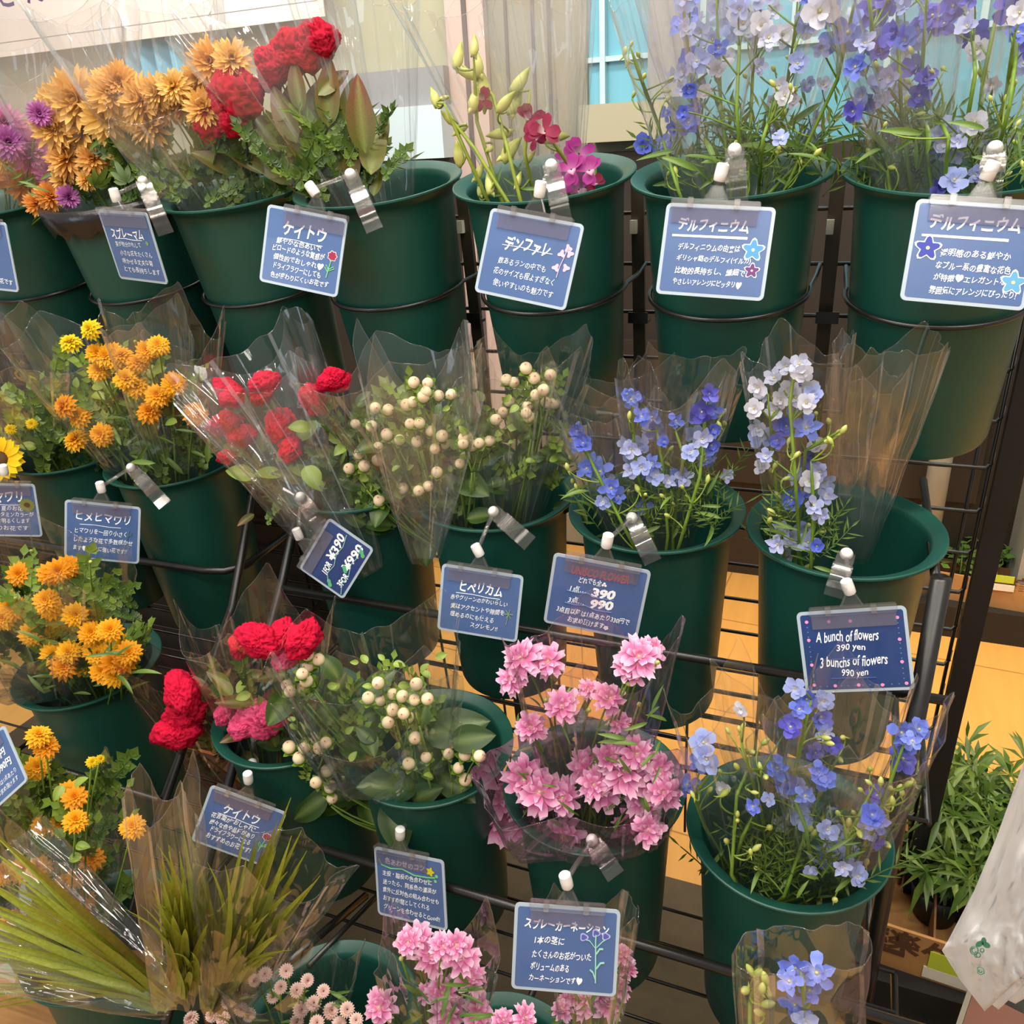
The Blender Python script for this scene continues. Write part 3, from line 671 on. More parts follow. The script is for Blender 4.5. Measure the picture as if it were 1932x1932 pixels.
# ------------------------------------------------------------------ bouquets
UP = Vector((0, 0, 1))
class Bouquet:
    def __init__(s, label, pk, Y, group, cat='bouquet', name='bouquet', basepx=None, jit=.028, drop=.14, lean=.02):
        po = pots[pk]; s.pot = po; s.Y = Y; s.jit = jit
        bx = po.location + Vector((R.uniform(-.02, .02), R.uniform(-.01, .02), -drop))
        if basepx: bx = at(basepx[0], basepx[1], po.location.y)
        s.root = empty(name, bx, label, cat, group); s.base = bx; s.n = 0; s.dirs = rv(.02)
    def P(s, px, py, dy=None):
        y = s.Y + (R.uniform(-s.jit, s.jit) if dy is None else dy)
        q = at(px, py, y)
        # keep out of the bucket wall: inside the rim stay within its opening
        l = s.pot.matrix_basis.inverted() @ q
        if -.2 < l.z < .015:
            h = math.hypot(l.x, l.y); mxr = .080
            if h > mxr and l.y < 0 and h < .125:
                q = at(px, py, s.pot.location.y + R.uniform(-.03, .02)); 
        return q
    def face(s, P, cw=.7, uw=.35, ow=.5, rw=.3):
        ax = Vector((s.base.x, s.base.y, P.z)); o = (P - ax); o = o.normalized() if o.length > .005 else Vector()
        return ((EYE - P).normalized() * cw + UP * uw + o * ow + rv(rw)).normalized()
    def stem(s, P, d, to=None, r=.0014, col=GREEN, bendy=.035, name='stem'):
        b = MB(); e = to if to is not None else s.base + Vector((R.uniform(-.02, .02), R.uniform(-.02, .02), 0))
        a = Vector(P) - d * .002; c = a - d * bendy + (e - a) * .25
        b.tube([p - s.root.location for p in bez(a, c, e, 7)], [r * .75] * 3 + [r] * 4, 5, lerp(col, DGREEN, R.uniform(0, .4)))
        return b.build(name, M['stem'], s.root)
    def flower(s, me, px, py, rpx, dy=None, d=None, stem=True, name='flower', cw=.7, uw=.35, ow=.5, rw=.3, col=GREEN, to=None, up=None, spin=None):
        if isinstance(me, list): me = R.choice(me)
        P = s.P(px, py, dy); d = d or s.face(P, cw, uw, ow, rw); sc = rpx * mpp(P)
        o = put(name, me, s.root, P, d, sc, spin, up); s.n += 1
        if me.name in SUBP: link(SUBP[me.name][0], SUBP[me.name][1], o, mx=Matrix.Identity(4))
        if stem: s.stem(P, d, to, col=col, r=.0015)
        return o, P, d
    def leaf(s, me, px, py, lpx, dy=None, dirpx=None, name='leaf', tw=.5):
        if isinstance(me, list): me = R.choice(me)
        P = s.P(px, py, dy); ln = lpx * mpp(P)
        if dirpx is None: a = R.uniform(0, 6.28); dirpx = (math.cos(a), -abs(math.sin(a)) * R.choice((1, 1, .3, -.4)))
        x = (AR * dirpx[0] - AU * dirpx[1] + (-AF) * R.uniform(-.2, .5)).normalized()
        nrm = ((EYE - P).normalized() + UP * .5 + rv(tw)); nrm = (nrm - x * nrm.dot(x)).normalized(); y = nrm.cross(x)
        mx = Matrix((x, y, nrm)).transposed().to_4x4() @ Matrix.Scale(ln, 4); mx.translation = P - s.root.location
        return link(name, me, s.root, mx=mx)
    def sprigs(s, me, box, n, l0, l1, back=.7):
        for _ in range(n): s.leaf(me, R.uniform(box[0], box[2]), R.uniform(box[1], box[3]), R.uniform(l0, l1), dy=(R.uniform(.0, .05) if R.random() < back else R.uniform(-.02, .01)), dirpx=(R.uniform(-.9, .9), -R.uniform(.3, 1)), name='leaf_sprig')
    def leaves(s, me, box, n, l0, l1, back=0):
        for _ in range(n): s.leaf(me, R.uniform(box[0], box[2]), R.uniform(box[1], box[3]), R.uniform(l0, l1), dy=(R.uniform(.005, .045) if R.random() < back else None))
    def sleeve(s, base, top, hw, r0=26, peak=.12, yb=None, yt=None, seed=0, flat=.55, folds=15, power=.85, phase=None, open_=0.0, hang=False, mat='film', pleats=7):
        pm = s.pot.matrix_basis; pinv = pm.inverted()
        r = random.Random(seed * 13 + 5); B = at(base[0], base[1], yb or s.pot.location.y); T = at(top[0], top[1], yt or s.Y - .005)
        ax = T - B; Ln = ax.length; ax.normalize(); e1 = AR - ax * AR.dot(ax); e1.normalize(); e2 = ax.cross(e1)
        R1 = hw * mpp(T); R0 = r0 * mpp(B); NU, NV = 168, 24; ph = r.uniform(0, 6.28) if phase is None else phase
        cre = [(r.uniform(0, 2 * PI), r.uniform(.35, 1.1), r.uniform(.03, .10), r.choice((-1, 1))) for _ in range(folds)]
        o = Vector((seed * 3.3, seed * 1.7, seed * 5.1)); vs = []
        for j in range(NV + 1):
            for i in range(NU + 1):
                th = 2 * PI * (i / NU) * (1 - open_) + ph
                cor = max(abs(math.cos(1 * th - ph * .3)), abs(math.sin(1 * th - ph * .3)))      # square sheet: corners stand up
                h = 1 - peak * (cor - .707) / .293 * 1.0 + .03 * math.sin(3 * th + ph) + .02 * noise.noise(Vector((th * 4, seed, 0)))
                t = j / NV * h; m_ = 1.0
                for c0, wd, am, sg in cre:
                    dd = abs((th - c0 + PI) % (2 * PI) - PI)
                    if dd < wd * .30: m_ += sg * am * (1 - dd / (wd * .30)) * min(1, t * 1.4)
                m_ += (.035 * noise.noise(Vector((math.cos(th) * 2.4, math.sin(th) * 2.4, t * 2.2)) + o)) * (.4 + t)
                rr = (R0 + (R1 - R0) * max(0, t) ** power) * m_
                q = B + ax * (Ln * t) + e1 * (rr * math.cos(th)) + e2 * (rr * flat * math.sin(th) * 1.0)
                q += e2 * (.006 * noise.noise(Vector((th * 1.5, t * 5, seed))))
                if not hang:
                    lq = pinv @ q
                    if lq.z < .004:
                        h_ = math.hypot(lq.x, lq.y); lim = .083 + .045 * min(0, lq.z)
                        if h_ > lim: k_ = lim / h_; q = pm @ Vector((lq.x * k_, lq.y * k_, max(lq.z, -.26)))
                vs.append(q - s.root.location)
        b = MB(); w_ = NU + 1
        b.add(vs, [(j * w_ + i, j * w_ + i + 1, (j + 1) * w_ + i + 1, (j + 1) * w_ + i) for j in range(NV) for i in range(NU)])
        for k in range(2):
            b.tube([vs[NV * w_ + i] for i in range(NU + 1)], .00045, 5)
            b.tube([vs[j * w_ + (0 if k else NU // 2)] for j in range(NV + 1)], .0004, 5)
        b.mi = 1
        for _ in range(pleats):
            i0 = r.randrange(NU); dI = r.choice((-1, 1)); j0 = r.randrange(2, 9); wmax = r.uniform(.0015, .0055); rb = []
            for j in range(j0, NV + 1):
                a_ = vs[j * w_ + i0]; n_ = vs[j * w_ + (i0 + 3 * dI) % (NU)]; g_ = (n_ - a_); g_ = g_.normalized() if g_.length > 1e-6 else e1
                u_ = (j - j0) / (NV - j0); o_ = (a_ - (B - s.root.location)); o_ = (o_ - ax * o_.dot(ax)); o_ = o_.normalized() if o_.length > 1e-6 else e2
                rb.append((a_ + o_ * .0006, a_ + g_ * (wmax * (.25 + .75 * u_)) + o_ * (.0022 * u_ + .0005)))
            if len(rb) > 2:
                b.add([q_ for p_ in rb for q_ in p_], [(2 * k, 2 * k + 1, 2 * k + 3, 2 * k + 2) for k in range(len(rb) - 1)])
        return b.build('wrapper', [M[mat], M['fold']], s.root)
def spike(bq, pts, r=.0018, col=GREEN):       # a main stem through given pixels; returns 3-D polyline
    P = [bq.P(*p) for p in pts]; P = [bq.base + rv(.015)] + P
    q = []
    for i in range(len(P) - 1):
        for k in range(4): q.append(P[i].lerp(P[i + 1], k / 4))
    q.append(P[-1]); b = MB(); b.tube([p - bq.root.location for p in q], [r] * (len(q) - 2) + [r * .7, r * .5], 6, col)
    b.build('stem', M['stem'], bq.root); return q
def delph(bq, fl, buds, spikes, r0=20, cls='b', bs=8):
    poly = []
    for sp in spikes: poly += spike(bq, sp)
    def near(P):
        c = min(poly, key=lambda q: (q - P).length - (.02 if q.z < P.z else 0)) ; return c
    for f in fl:
        px, py = f[0], f[1]; k = f[2] if len(f) > 2 else cls; rr = f[3] if len(f) > 3 else r0 * R.uniform(.85, 1.15)
        P = bq.P(px, py); d = bq.face(P, .75, .1, .55, .45); put('flower', R.choice(DEL[k]), bq.root, P, d, rr * mpp(P))
        bq.stem(P, d, near(P - UP * .012), r=.0009, bendy=.012, name='flower_stalk')
    for px, py in buds:
        P = bq.P(px, py); d = (UP * .7 + rv(.8) + (EYE - P).normalized() * .3).normalized(); put('bud', R.choice(BUDS), bq.root, P, d, bs * R.uniform(.8, 1.2) * mpp(P) * 1.5)
        bq.stem(P, d, near(P - UP * .012), r=.0009, bendy=.012, name='flower_stalk', col=c3(150, 176, 70))
def z3(lst, ox, oy): return [(ox + a[0] / 3, oy + a[1] / 3) + tuple(a[2:]) for a in lst]

# ------------------------------------------------------------------ top row
G1 = 'wrapped flowers in the top row'
q = Bouquet('wrapped magenta and orange chrysanthemums at the left edge of the top row', 'A0', .90, G1, basepx=(30, 480))
for x, y, r, m in ((10, 235, 40, MUMP[0]), (60, 285, 45, MUMP[0]), (75, 215, 26, MUMP[1]), (100, 330, 34, MUMP[0]), (45, 345, 42, MUMO), (95, 372, 30, MUMO), (5, 300, 28, MUM[2]), (128, 372, 24, MUMP[1]), (15, 270, 34, MUMP[1]), (70, 385, 26, MUMO), (-30, 330, 40, MUMO)):
    q.flower(m, x, y, r)
q.leaves(LN, (0, 300, 130, 390), 14, 30, 50)
q.sleeve((60, 470), (-50, 70), 190, seed=1, mat='filmtop', pleats=12)
q.sleeve((40, 500), (-30, 180), 150, seed=51, yt=.87, mat='filmtop', pleats=12)
q = Bouquet('wrapped amber spray chrysanthemums in the top row, left bunch with dark leaves', 'A1', .90, G1, jit=.02)
for x, y, r in ((150, 190, 62), (108, 240, 50), (160, 250, 58), (208, 178, 46), (130, 300, 44), (200, 222, 50), (104, 195, 40), (176, 300, 34), (150, 325, 30), (120, 340, 26), (240, 300, 34), (225, 155, 40), (165, 340, 22)):
    q.flower(MUM, x, y, r, ow=.8)
for x, y in ((195, 262), (205, 285), (185, 285), (220, 270), (200, 305), (215, 320), (190, 330), (230, 320), (180, 350), (240, 345)): q.leaf(LM + LN, x, y, 46)
q.sprigs(LSH, (130, 280, 260, 395), 26, 50, 90)
q.sleeve((200, 480), (70, -30), 190, seed=2, mat='filmtop', pleats=12)
q = Bouquet('wrapped amber spray chrysanthemums left of the crimson cockscombs', 'A1b', .90, G1, jit=.025)
for x, y, r in ((270, 190, 50), (312, 196, 46), (285, 238, 46), (352, 185, 50), (400, 118, 46), (438, 112, 40), (385, 205, 40), (330, 165, 34), (255, 222, 34), (300, 175, 38), (375, 150, 36)):
    q.flower(MUM, x, y, r, ow=.8)
q.sprigs(LSH, (250, 290, 520, 395), 46, 60, 110)
q.sleeve((400, 480), (230, -40), 200, seed=3, mat='filmtop', pleats=12)
q.sleeve((470, 450), (300, 160), 150, seed=43, yt=.86, r0=50, pleats=5)
q = Bouquet('wrapped tall crimson cockscombs with olive leaves in the top row', 'A2', .90, G1, jit=.015)
for x, y, r in ((448, 185, 58), (412, 232, 46), (446, 232, 34), (515, 125, 40), (512, 150, 30), (556, 100, 44), (602, 78, 42), (580, 110, 34), (535, 115, 40)):
    q.flower(CRIM, x, y, r, cw=.45, uw=.7, ow=.2, rw=.2, col=c3(140, 110, 60))
for x, y, l, dx, dy in ((590, 250, 105, .15, -1), (620, 240, 120, .1, -1), (655, 250, 105, .2, -1), (690, 290, 135, -.05, -1), (700, 330, 120, .1, -1), (560, 270, 110, -.4, -1), (530, 290, 110, -.7, -1), (500, 275, 90, -.8, -.6), (580, 320, 120, -.4, -.8), (640, 330, 110, -.1, -1), (600, 180, 80, .6, -.6), (610, 140, 70, .5, -.6), (500, 330, 100, -.9, -.5), (450, 330, 90, -1, -.4), (550, 350, 110, -.7, -.6), (660, 350, 80, .2, -1), (705, 370, 60, .2, -1), (570, 210, 90, -.1, -1), (640, 300, 110, .2, -1), (710, 300, 110, .1, -1), (540, 230, 80, .2, -1)):
    q.leaf(LC, x, y, l, dy=R.uniform(-.012, .02), dirpx=(dx, dy))
q.sprigs(LSH, (520, 290, 720, 390), 34, 60, 110); q.sprigs(LSN, (480, 250, 700, 380), 16, 80, 120, 1)
q.sleeve((715, 480), (440, -60), 200, seed=4, mat='filmtop', pleats=12)
q.sleeve((735, 470), (660, -60), 130, seed=44, r0=40, yt=.93, pleats=5)
q = Bouquet('wrapped orchid stems with yellow-green buds and purple blooms in the top row', 'A3', .90, G1, jit=.02)
sp = []
for pts in (((930, 400), (880, 290), (838, 195)), ((950, 390), (900, 230), (893, 95)), ((985, 390), (960, 290), (930, 180), (870, 120)), ((1010, 380), (990, 290), (1000, 170)), ((1060, 390), (1080, 320), (1030, 250)), ((970, 400), (895, 280), (852, 225))): sp += spike(q, pts, .0021, c3(150, 164, 60))
for x, y, r, dx, dy in ((862, 112, 30, .4, -1), (893, 92, 24, .3, -1), (900, 128, 30, .1, -1), (882, 142, 26, -.7, -.3), (918, 180, 42, -.4, -1), (895, 196, 30, .1, -1), (975, 158, 34, .9, -.7), (950, 198, 30, .7, -.7), (968, 200, 32, .8, -.9), (948, 254, 30, -.9, .1), (1037, 262, 36, 1, -.2), (962, 290, 36, .4, -.9), (852, 226, 24, -.6, -.3), (872, 244, 22, -.6, .3), (820, 190, 26, -.1, -1), (836, 186, 14, .6, -.2), (866, 298, 30, -.1, -.9), (904, 330, 24, .2, -.9), (922, 352, 28, .1, -.8), (978, 345, 20, .1, -1), (925, 280, 16, -.5, .6), (905, 360, 20, .2, -.9), (1000, 300, 18, .3, -.6)):
    P = q.P(x, y); d = (AR * dx - AU * dy + (-AF) * R.uniform(.0, .5)).normalized(); put('bud', OBUD, q.root, P, d, r * mpp(P) * 1.05)
    c = min(sp, key=lambda v: (v - P).length); q.stem(P, d, c, r=.0012, bendy=.012, name='flower_stalk', col=c3(150, 164, 60))
for x, y, r, m in ((1000, 225, 32, 1), (1028, 248, 34, 1), (912, 190, 26, 1), (1092, 290, 34, 0), (1078, 320, 32, 0), (1112, 322, 30, 0), (1092, 358, 34, 0), (1120, 345, 24, 1), (1062, 345, 24, 0), (1010, 262, 24, 1), (1070, 300, 26, 0)):
    q.flower(ORCH[m], x, y, r, stem=False)
q.leaves(LN, (900, 320, 1130, 390), 10, 40, 60)
q.sleeve((1040, 480), (925, -70), 200, seed=6, mat='filmtop', pleats=12)
q.sleeve((1060, 470), (1010, -60), 120, seed=46, mat='filmtop', pleats=12)
BL = lambda x0, y0, x1, y1, n, ks, r0, r1: [(R.uniform(x0, x1), R.uniform(y0, y1), R.choice(ks), R.uniform(r0, r1)) for _ in range(n)]
q = Bouquet('tall wrapped blue and white delphiniums in the top row, left of the pair', 'A4', .915, G1, jit=.05)
fl = [(1290, 45, 'b', 34), (1308, 112, 'b', 30), (1395, 22, 'w', 30), (1545, 20, 'w', 42), (1250, 272, 'b', 24), (1215, 275, 'b', 26), (1300, 232, 'b', 28), (1268, 268, 'p', 24), (1258, 214, 'b', 18), (1322, 60, 'p', 30), (1360, 20, 'p', 34), (1345, 75, 'p', 30), (1330, 170, 'p', 26), (1310, 205, 'b', 22), (1525, 45, 'w', 32), (1475, 65, 'w', 30), (1470, 160, 'w', 20), (1525, 262, 'b', 22), (1540, 230, 'w', 24), (1480, 180, 'w', 22), (1505, 120, 'p', 24), (1550, 90, 'p', 22), (1430, 125, 'p', 22), (1575, 70, 'b', 34), (1560, 30, 'b', 26), (1300, 10, 'b', 30), (1350, 120, 'w', 26), (1385, 60, 'p', 26)]
fl += BL(1280, -40, 1460, 130, 20, 'ppbw', 22, 32) + BL(1440, -40, 1600, 120, 9, 'wpb', 20, 30) + BL(1270, 120, 1380, 250, 11, 'pwb', 16, 24) + BL(1420, 130, 1570, 300, 6, 'wp', 14, 20)
bd = [(1190, 85), (1178, 100), (1205, 105), (1185, 120), (1215, 145), (1195, 180), (1407, 145), (1490, 110), (1500, 55), (1480, 215), (1430, 282), (1470, 282), (1510, 308), (1525, 300), (1465, 288), (1260, 330), (1275, 325), (1315, 330), (1400, 240), (1500, 170), (1510, 190), (1400, 325), (1540, 290)] + [(R.uniform(1250, 1560), R.uniform(120, 330)) for _ in range(22)]
delph(q, fl, bd, [[(1280, 360), (1240, 230), (1210, 150), (1190, 90)], [(1330, 360), (1310, 200), (1290, 20), (1285, -40)], [(1380, 360), (1360, 200), (1350, -40)], [(1410, 370), (1420, 140), (1440, -30)], [(1440, 370), (1480, 200), (1500, 50)], [(1480, 360), (1580, 150), (1620, -30)], [(1400, 370), (1390, 200), (1400, -20)], [(1450, 365), (1545, 270), (1575, 230)], [(1430, 370), (1440, 260), (1470, 170)]])
q.leaves(LN, (1230, 230, 1570, 355), 40, 44, 84); q.sprigs(LSN, (1230, 260, 1570, 380), 40, 70, 130)
q.sleeve((1395, 480), (1430, -140), 250, seed=7, mat='filmtop', pleats=12); q.sleeve((1330, 470), (1290, -100), 160, seed=8, yt=.89, mat='filmtop', pleats=12)
q = Bouquet('tall wrapped violet-blue delphiniums in the top row, right of the pair', 'A5', .915, G1, jit=.05)
fl = [(1650, 22, 'v', 36), (1690, 62, 'v', 34), (1660, 95, 'v', 30), (1602, 60, 'b', 40), (1835, 62, 'v', 34), (1920, 62, 'b', 28), (1905, 15, 'v', 36), (1732, 125, 'v', 32), (1745, 150, 'v', 26), (1660, 150, 'p', 26), (1700, 170, 'p', 26), (1650, 200, 'b', 24), (1735, 180, 'v', 26), (1680, 145, 'p', 26), (1790, 255, 'p', 44), (1770, 290, 'b', 30), (1730, 315, 'p', 36), (1755, 240, 'p', 30), (1690, 245, 'b', 24), (1610, 210, 'v', 24), (1800, 340, 'p', 30), (1775, 350, 'v', 26), (1760, 30, 'v', 30), (1820, 20, 'w', 26), (1840, 230, 'w', 30), (1870, 160, 'w', 22), (1800, 10, 'v', 28), (1930, 120, 'p', 26), (1645, 240, 'w', 20)]
fl += BL(1610, -40, 1770, 200, 26, 'vpbp', 20, 32) + BL(1780, -40, 1960, 140, 8, 'pwv', 20, 30) + BL(1780, 230, 1900, 330, 7, 'wp', 16, 26)
bd = [(1610, 230), (1710, 190), (1715, 205), (1735, 215), (1695, 210), (1720, 98), (1760, 135), (1850, 140), (1860, 130), (1780, 130), (1900, 330), (1916, 270), (1880, 280)] + [(R.uniform(1610, 1950), R.uniform(120, 345)) for _ in range(24)]
delph(q, fl, bd, [[(1680, 370), (1660, 200), (1640, 0), (1635, -40)], [(1720, 370), (1700, 200), (1690, -30)], [(1760, 370), (1735, 200), (1750, -30)], [(1830, 370), (1855, 150), (1890, -20)], [(1800, 370), (1840, 140), (1835, 60)], [(1860, 370), (1905, 200), (1930, 0)], [(1850, 370), (1900, 170), (1915, 60)], [(1780, 370), (1790, 260), (1770, 220)]], cls='v')
q.leaves(LN, (1640, 240, 1930, 360), 34, 44, 84); q.sprigs(LSN, (1640, 270, 1930, 385), 40, 70, 130)
q.sleeve((1790, 490), (1800, -140), 250, seed=9, mat='filmtop', pleats=12); q.sleeve((1720, 480), (1690, -120), 150, seed=10, yt=.89, mat='filmtop', pleats=12)

# ------------------------------------------------------------------ second row
G2 = 'wrapped flowers in the second row'; YB = .83
q = Bouquet('wrapped yellow sunflower bunch cut off at the left edge of the second row', 'B0', YB, G2)
q.flower(SUNF, -2, 868, 44, dy=-.05, cw=1, rw=.1); q.flower(SUNF, -70, 830, 40)
q.leaves(LL, (30, 740, 120, 860), 12, 26, 44, 1); q.sprigs(LSY, (10, 760, 140, 880), 22, 40, 70, 1)
for x, y in ((30, 775), (60, 800), (20, 810), (90, 770)): q.flower(HIMEY, x, y, 12)
q.sleeve((70, 990), (-40, 640), 160, seed=11); q.sleeve((90, 960), (40, 620), 120, seed=12, yt=.80)
q = Bouquet('wrapped golden double daisies in the second row', 'B1', YB, G2)
HL = z3([(510, 65), (400, 140), (550, 200), (640, 195), (690, 215), (830, 185), (895, 155), (780, 255), (560, 300), (715, 345), (775, 390), (985, 372), (890, 440), (845, 530), (365, 500), (450, 560), (575, 660), (430, 690), (1110, 545), (600, 215), (650, 230)], 0, 600)
for i, (x, y) in enumerate(HL): q.flower([HIMEY] if y < 665 and x < 185 and i < 3 else HIME, x, y, 27 if i > 8 else 24, dy=R.uniform(-.035, -.008), cw=.6, uw=.6, rw=.4)
q.flower(HIMEY, 213, 760, 13, uw=1.2); q.flower(BUDS[0], 230, 810, 9, name='bud'); q.flower(BUDS[1], 255, 645, 9, name='bud')
q.sprigs(LSH, (70, 770, 410, 920), 70, 50, 90, 1); q.sprigs(LSY, (100, 700, 380, 840), 24, 40, 70, 1); q.leaves(LN, (220, 760, 400, 910), 26, 40, 66); q.leaves(LL, (130, 700, 340, 800), 12, 20, 34)
q.sleeve((330, 1000), (170, 600), 200, seed=13); q.sleeve((350, 1000), (300, 570), 120, seed=14, yt=.80)
q = Bouquet('wrapped red cockscombs in the second row beside the golden daisies', 'B2', YB, G2, basepx=(690, 1070), jit=.015)
for x, y, r in ((430, 735, 30), (500, 725, 32), (625, 718, 30), (592, 755, 34), (530, 808, 40), (548, 848, 28), (432, 798, 30), (412, 806, 24), (455, 825, 28), (430, 862, 20), (440, 752, 26), (495, 745, 24), (470, 815, 20), (645, 722, 22)):
    q.flower(RED, x, y, r, cw=.9, uw=.4, ow=.2, rw=.3, col=c3(150, 120, 60))
for x, y, l, dx, dy in ((560, 830, 56, .6, -.6), (520, 868, 60, 1, -.3), (455, 862, 50, -.6, -.5), (600, 790, 50, .5, -.8), (575, 880, 60, .4, .5), (620, 830, 50, .7, -.3), (530, 900, 60, -.9, -.2), (480, 900, 55, -1, -.3)): q.leaf(LL, x, y, l, dirpx=(dx, dy))
q.leaves(LC, (470, 820, 690, 970), 30, 36, 64, .8); q.leaves(LL, (560, 800, 690, 940), 10, 30, 50, .6); q.sprigs(LSH, (500, 830, 690, 990), 34, 50, 90, 1)
q.sleeve((700, 1080), (430, 630), 170, seed=15, yb=.82, hang=True); q.sleeve((620, 1050), (450, 690), 150, seed=16, yt=.79, yb=.80, hang=True)
def hyper(q, pts, rp=11.5, col=c3(120, 150, 56)):
    used = []
    for p in pts:
        x, y = p[:2]; P = q.P(x, y); d = (UP * .35 + (EYE - P).normalized() * .9 + rv(.5)).normalized(); sc = rp * R.uniform(.9, 1.08) * mpp(P)
        o = put('berry', BERRY, q.root, P, d, sc); cx = link('calyx', CALYX, o, mx=Matrix.Identity(4)); used.append((P, d))
    for P, d in used:
        j = sorted(used, key=lambda u: (u[0] - P).length)[:4]; c = sum((u[0] for u in j), Vector()) / len(j) - UP * .035 + AF * .004
        q.stem(P, d, c, r=.0010, bendy=.014, name='berry_stalk', col=col)
        if R.random() < .42: q.stem(c, UP, None, r=.0016, col=col)
HB = [(410, 365), (490, 368), (465, 445), (550, 440), (622, 432), (370, 492), (405, 475), (192, 508), (265, 520), (80, 598), (172, 614), (443, 595), (393, 668), (430, 700), (505, 640), (570, 668), (585, 713), (530, 740), (690, 680), (690, 712), (740, 722), (780, 708), (837, 697), (208, 733), (205, 805), (98, 770), (130, 837), (45, 853), (700, 788), (672, 825), (542, 873), (568, 915), (348, 965), (437, 978), (492, 952), (215, 1033), (462, 1130), (480, 420), (390, 600), (260, 660), (330, 690)]
q = Bouquet('wrapped cream hypericum berries in the second row, left bunch next to the red cockscombs', 'B3', YB - .01, G2, basepx=(880, 1060), jit=.02)
hyper(q, z3(HB, 644, 600))
for x, y, l, dx, dy in ((740, 900, 90, .3, -.6), (790, 960, 100, -.4, .6), (770, 940, 90, -1, -.2), (840, 860, 80, .8, -.5), (800, 1000, 80, .1, .8), (860, 900, 90, .6, .3), (720, 880, 80, -.7, .2), (810, 850, 70, .1, -.9), (690, 920, 70, -.8, -.3), (880, 830, 70, .8, -.2), (760, 830, 60, -.4, -.7)): q.leaf(LH, x, y, l * .9, dy=R.uniform(.012, .04), dirpx=(dx, dy))
q.leaves(LH, (660, 760, 900, 1000), 46, 34, 66, 1); q.leaves(LL, (650, 740, 890, 950), 30, 14, 26, .6); q.sprigs(LSY, (640, 780, 890, 980), 26, 50, 90, 1); q.sprigs(LSH, (620, 800, 860, 1010), 20, 60, 100, 1)
q.sleeve((870, 1050), (720, 650), 180, seed=17, yb=.84); q.sleeve((800, 1060), (790, 620), 140, seed=18, yt=.79, yb=.785, peak=.3, hang=True)
HB2 = [(873, 575), (1045, 285), (975, 365), (1090, 340), (1085, 372), (1183, 323), (1145, 408), (1100, 435), (950, 472), (1160, 478), (1203, 485), (1053, 500), (1047, 540), (915, 535), (935, 350), (1060, 560)]
q = Bouquet('wrapped cream hypericum berries in the second row, right bunch with high berries', 'B3', YB + .01, G2, jit=.02)
hyper(q, z3(HB2, 644, 600))
q.leaves(LH, (890, 790, 1050, 980), 34, 34, 66, 1); q.leaves(LL, (900, 740, 1060, 900), 24, 14, 26, .6); q.sprigs(LSY, (900, 780, 1050, 930), 16, 50, 90, 1)
q.sleeve((950, 1080), (1010, 630), 130, seed=19); q.sleeve((965, 1080), (960, 690), 110, seed=20, yt=.80)
q = Bouquet('wrapped deep blue delphiniums in the middle of the second row', 'B4', YB, G2)
fl = [(a[0], a[1], k, r) for (a, k, r) in [(p, k, r) for p, k, r in ((z3([(1340, 640), (1370, 700)], 644, 600)[0], 'b', 22),)]]
for x, y, k, r in ((1340, 640, 'b', 22), (1370, 710, 'b', 24), (1330, 720, 'b', 18), (1420, 820, 'b', 26), (1470, 870, 'b', 30), (1390, 850, 'b', 24), (1530, 960, 'b', 28), (1500, 900, 'p', 24), (1570, 1010, 'b', 20), (1480, 1040, 'p', 18), (1640, 460, 'b', 22), (1620, 430, 'b', 16), (1680, 470, 'v', 20), (1700, 560, 'b', 22), (1760, 560, 'b', 24), (1780, 640, 'b', 24), (1745, 640, 'p', 20), (1890, 580, 'b', 20), (1640, 740, 'p', 24), (1610, 715, 'p', 20), (1690, 720, 'p', 22), (1650, 800, 'p', 22), (1640, 860, 'p', 22), (1690, 880, 'b', 22), (1700, 840, 'p', 22), (1900, 900, 'b', 24), (1780, 890, 'p', 22), (1710, 1070, 'b', 20), (1760, 820, 'b', 20), (1850, 920, 'p', 18), (1830, 700, 'b', 16)): fl.append((644 + x / 3, 600 + y / 3, k, r))
for x, y, k, r in ((150, 430, 'v', 24), (110, 530, 'v', 26), (165, 520, 'b', 24), (60, 560, 'v', 22), (110, 680, 'p', 26), (160, 720, 'b', 22), (130, 800, 'b', 22), (70, 660, 'p', 22), (0, 900, 'p', 24), (250, 890, 'p', 18), (40, 760, 'p', 20), (170, 630, 'b', 20)): fl.append((1288 + x / 3, 600 + y / 3, k, r))
bd = z3([(1310, 930), (1330, 960), (1625, 985), (1680, 975), (1830, 740), (1860, 745), (1850, 830), (1820, 1010), (1630, 560), (1690, 580), (1660, 500), (1520, 1110), (1780, 1040), (1880, 1060), (1300, 800), (1280, 850), (1850, 1120), (1720, 1000)], 644, 600) + z3([(230, 540), (240, 600), (210, 610), (140, 920), (20, 1020), (0, 960), (-60, 1000)], 1288, 600)
delph(q, fl, bd, [[(1180, 1000), (1120, 880), (1090, 810)], [(1230, 1010), (1200, 880), (1190, 750)], [(1260, 1010), (1250, 880), (1235, 790)], [(1290, 1000), (1320, 900), (1335, 750)], [(1270, 1000), (1290, 860), (1270, 800)]])
q.leaves(LN, (1100, 880, 1370, 1020), 26, 34, 60); q.sprigs(LSN, (1110, 900, 1370, 1030), 40, 50, 90)
q.sleeve((1230, 1120), (1140, 720), 120, seed=21); q.sleeve((1250, 1110), (1290, 660), 130, seed=22); q.sleeve((1230, 1110), (1200, 690), 190, seed=23, yt=.86)
q = Bouquet('wrapped pale blue delphinium spire in the half-empty bucket', 'B5', YB + .01, G2, basepx=(1530, 1140), jit=.03)
fl = []
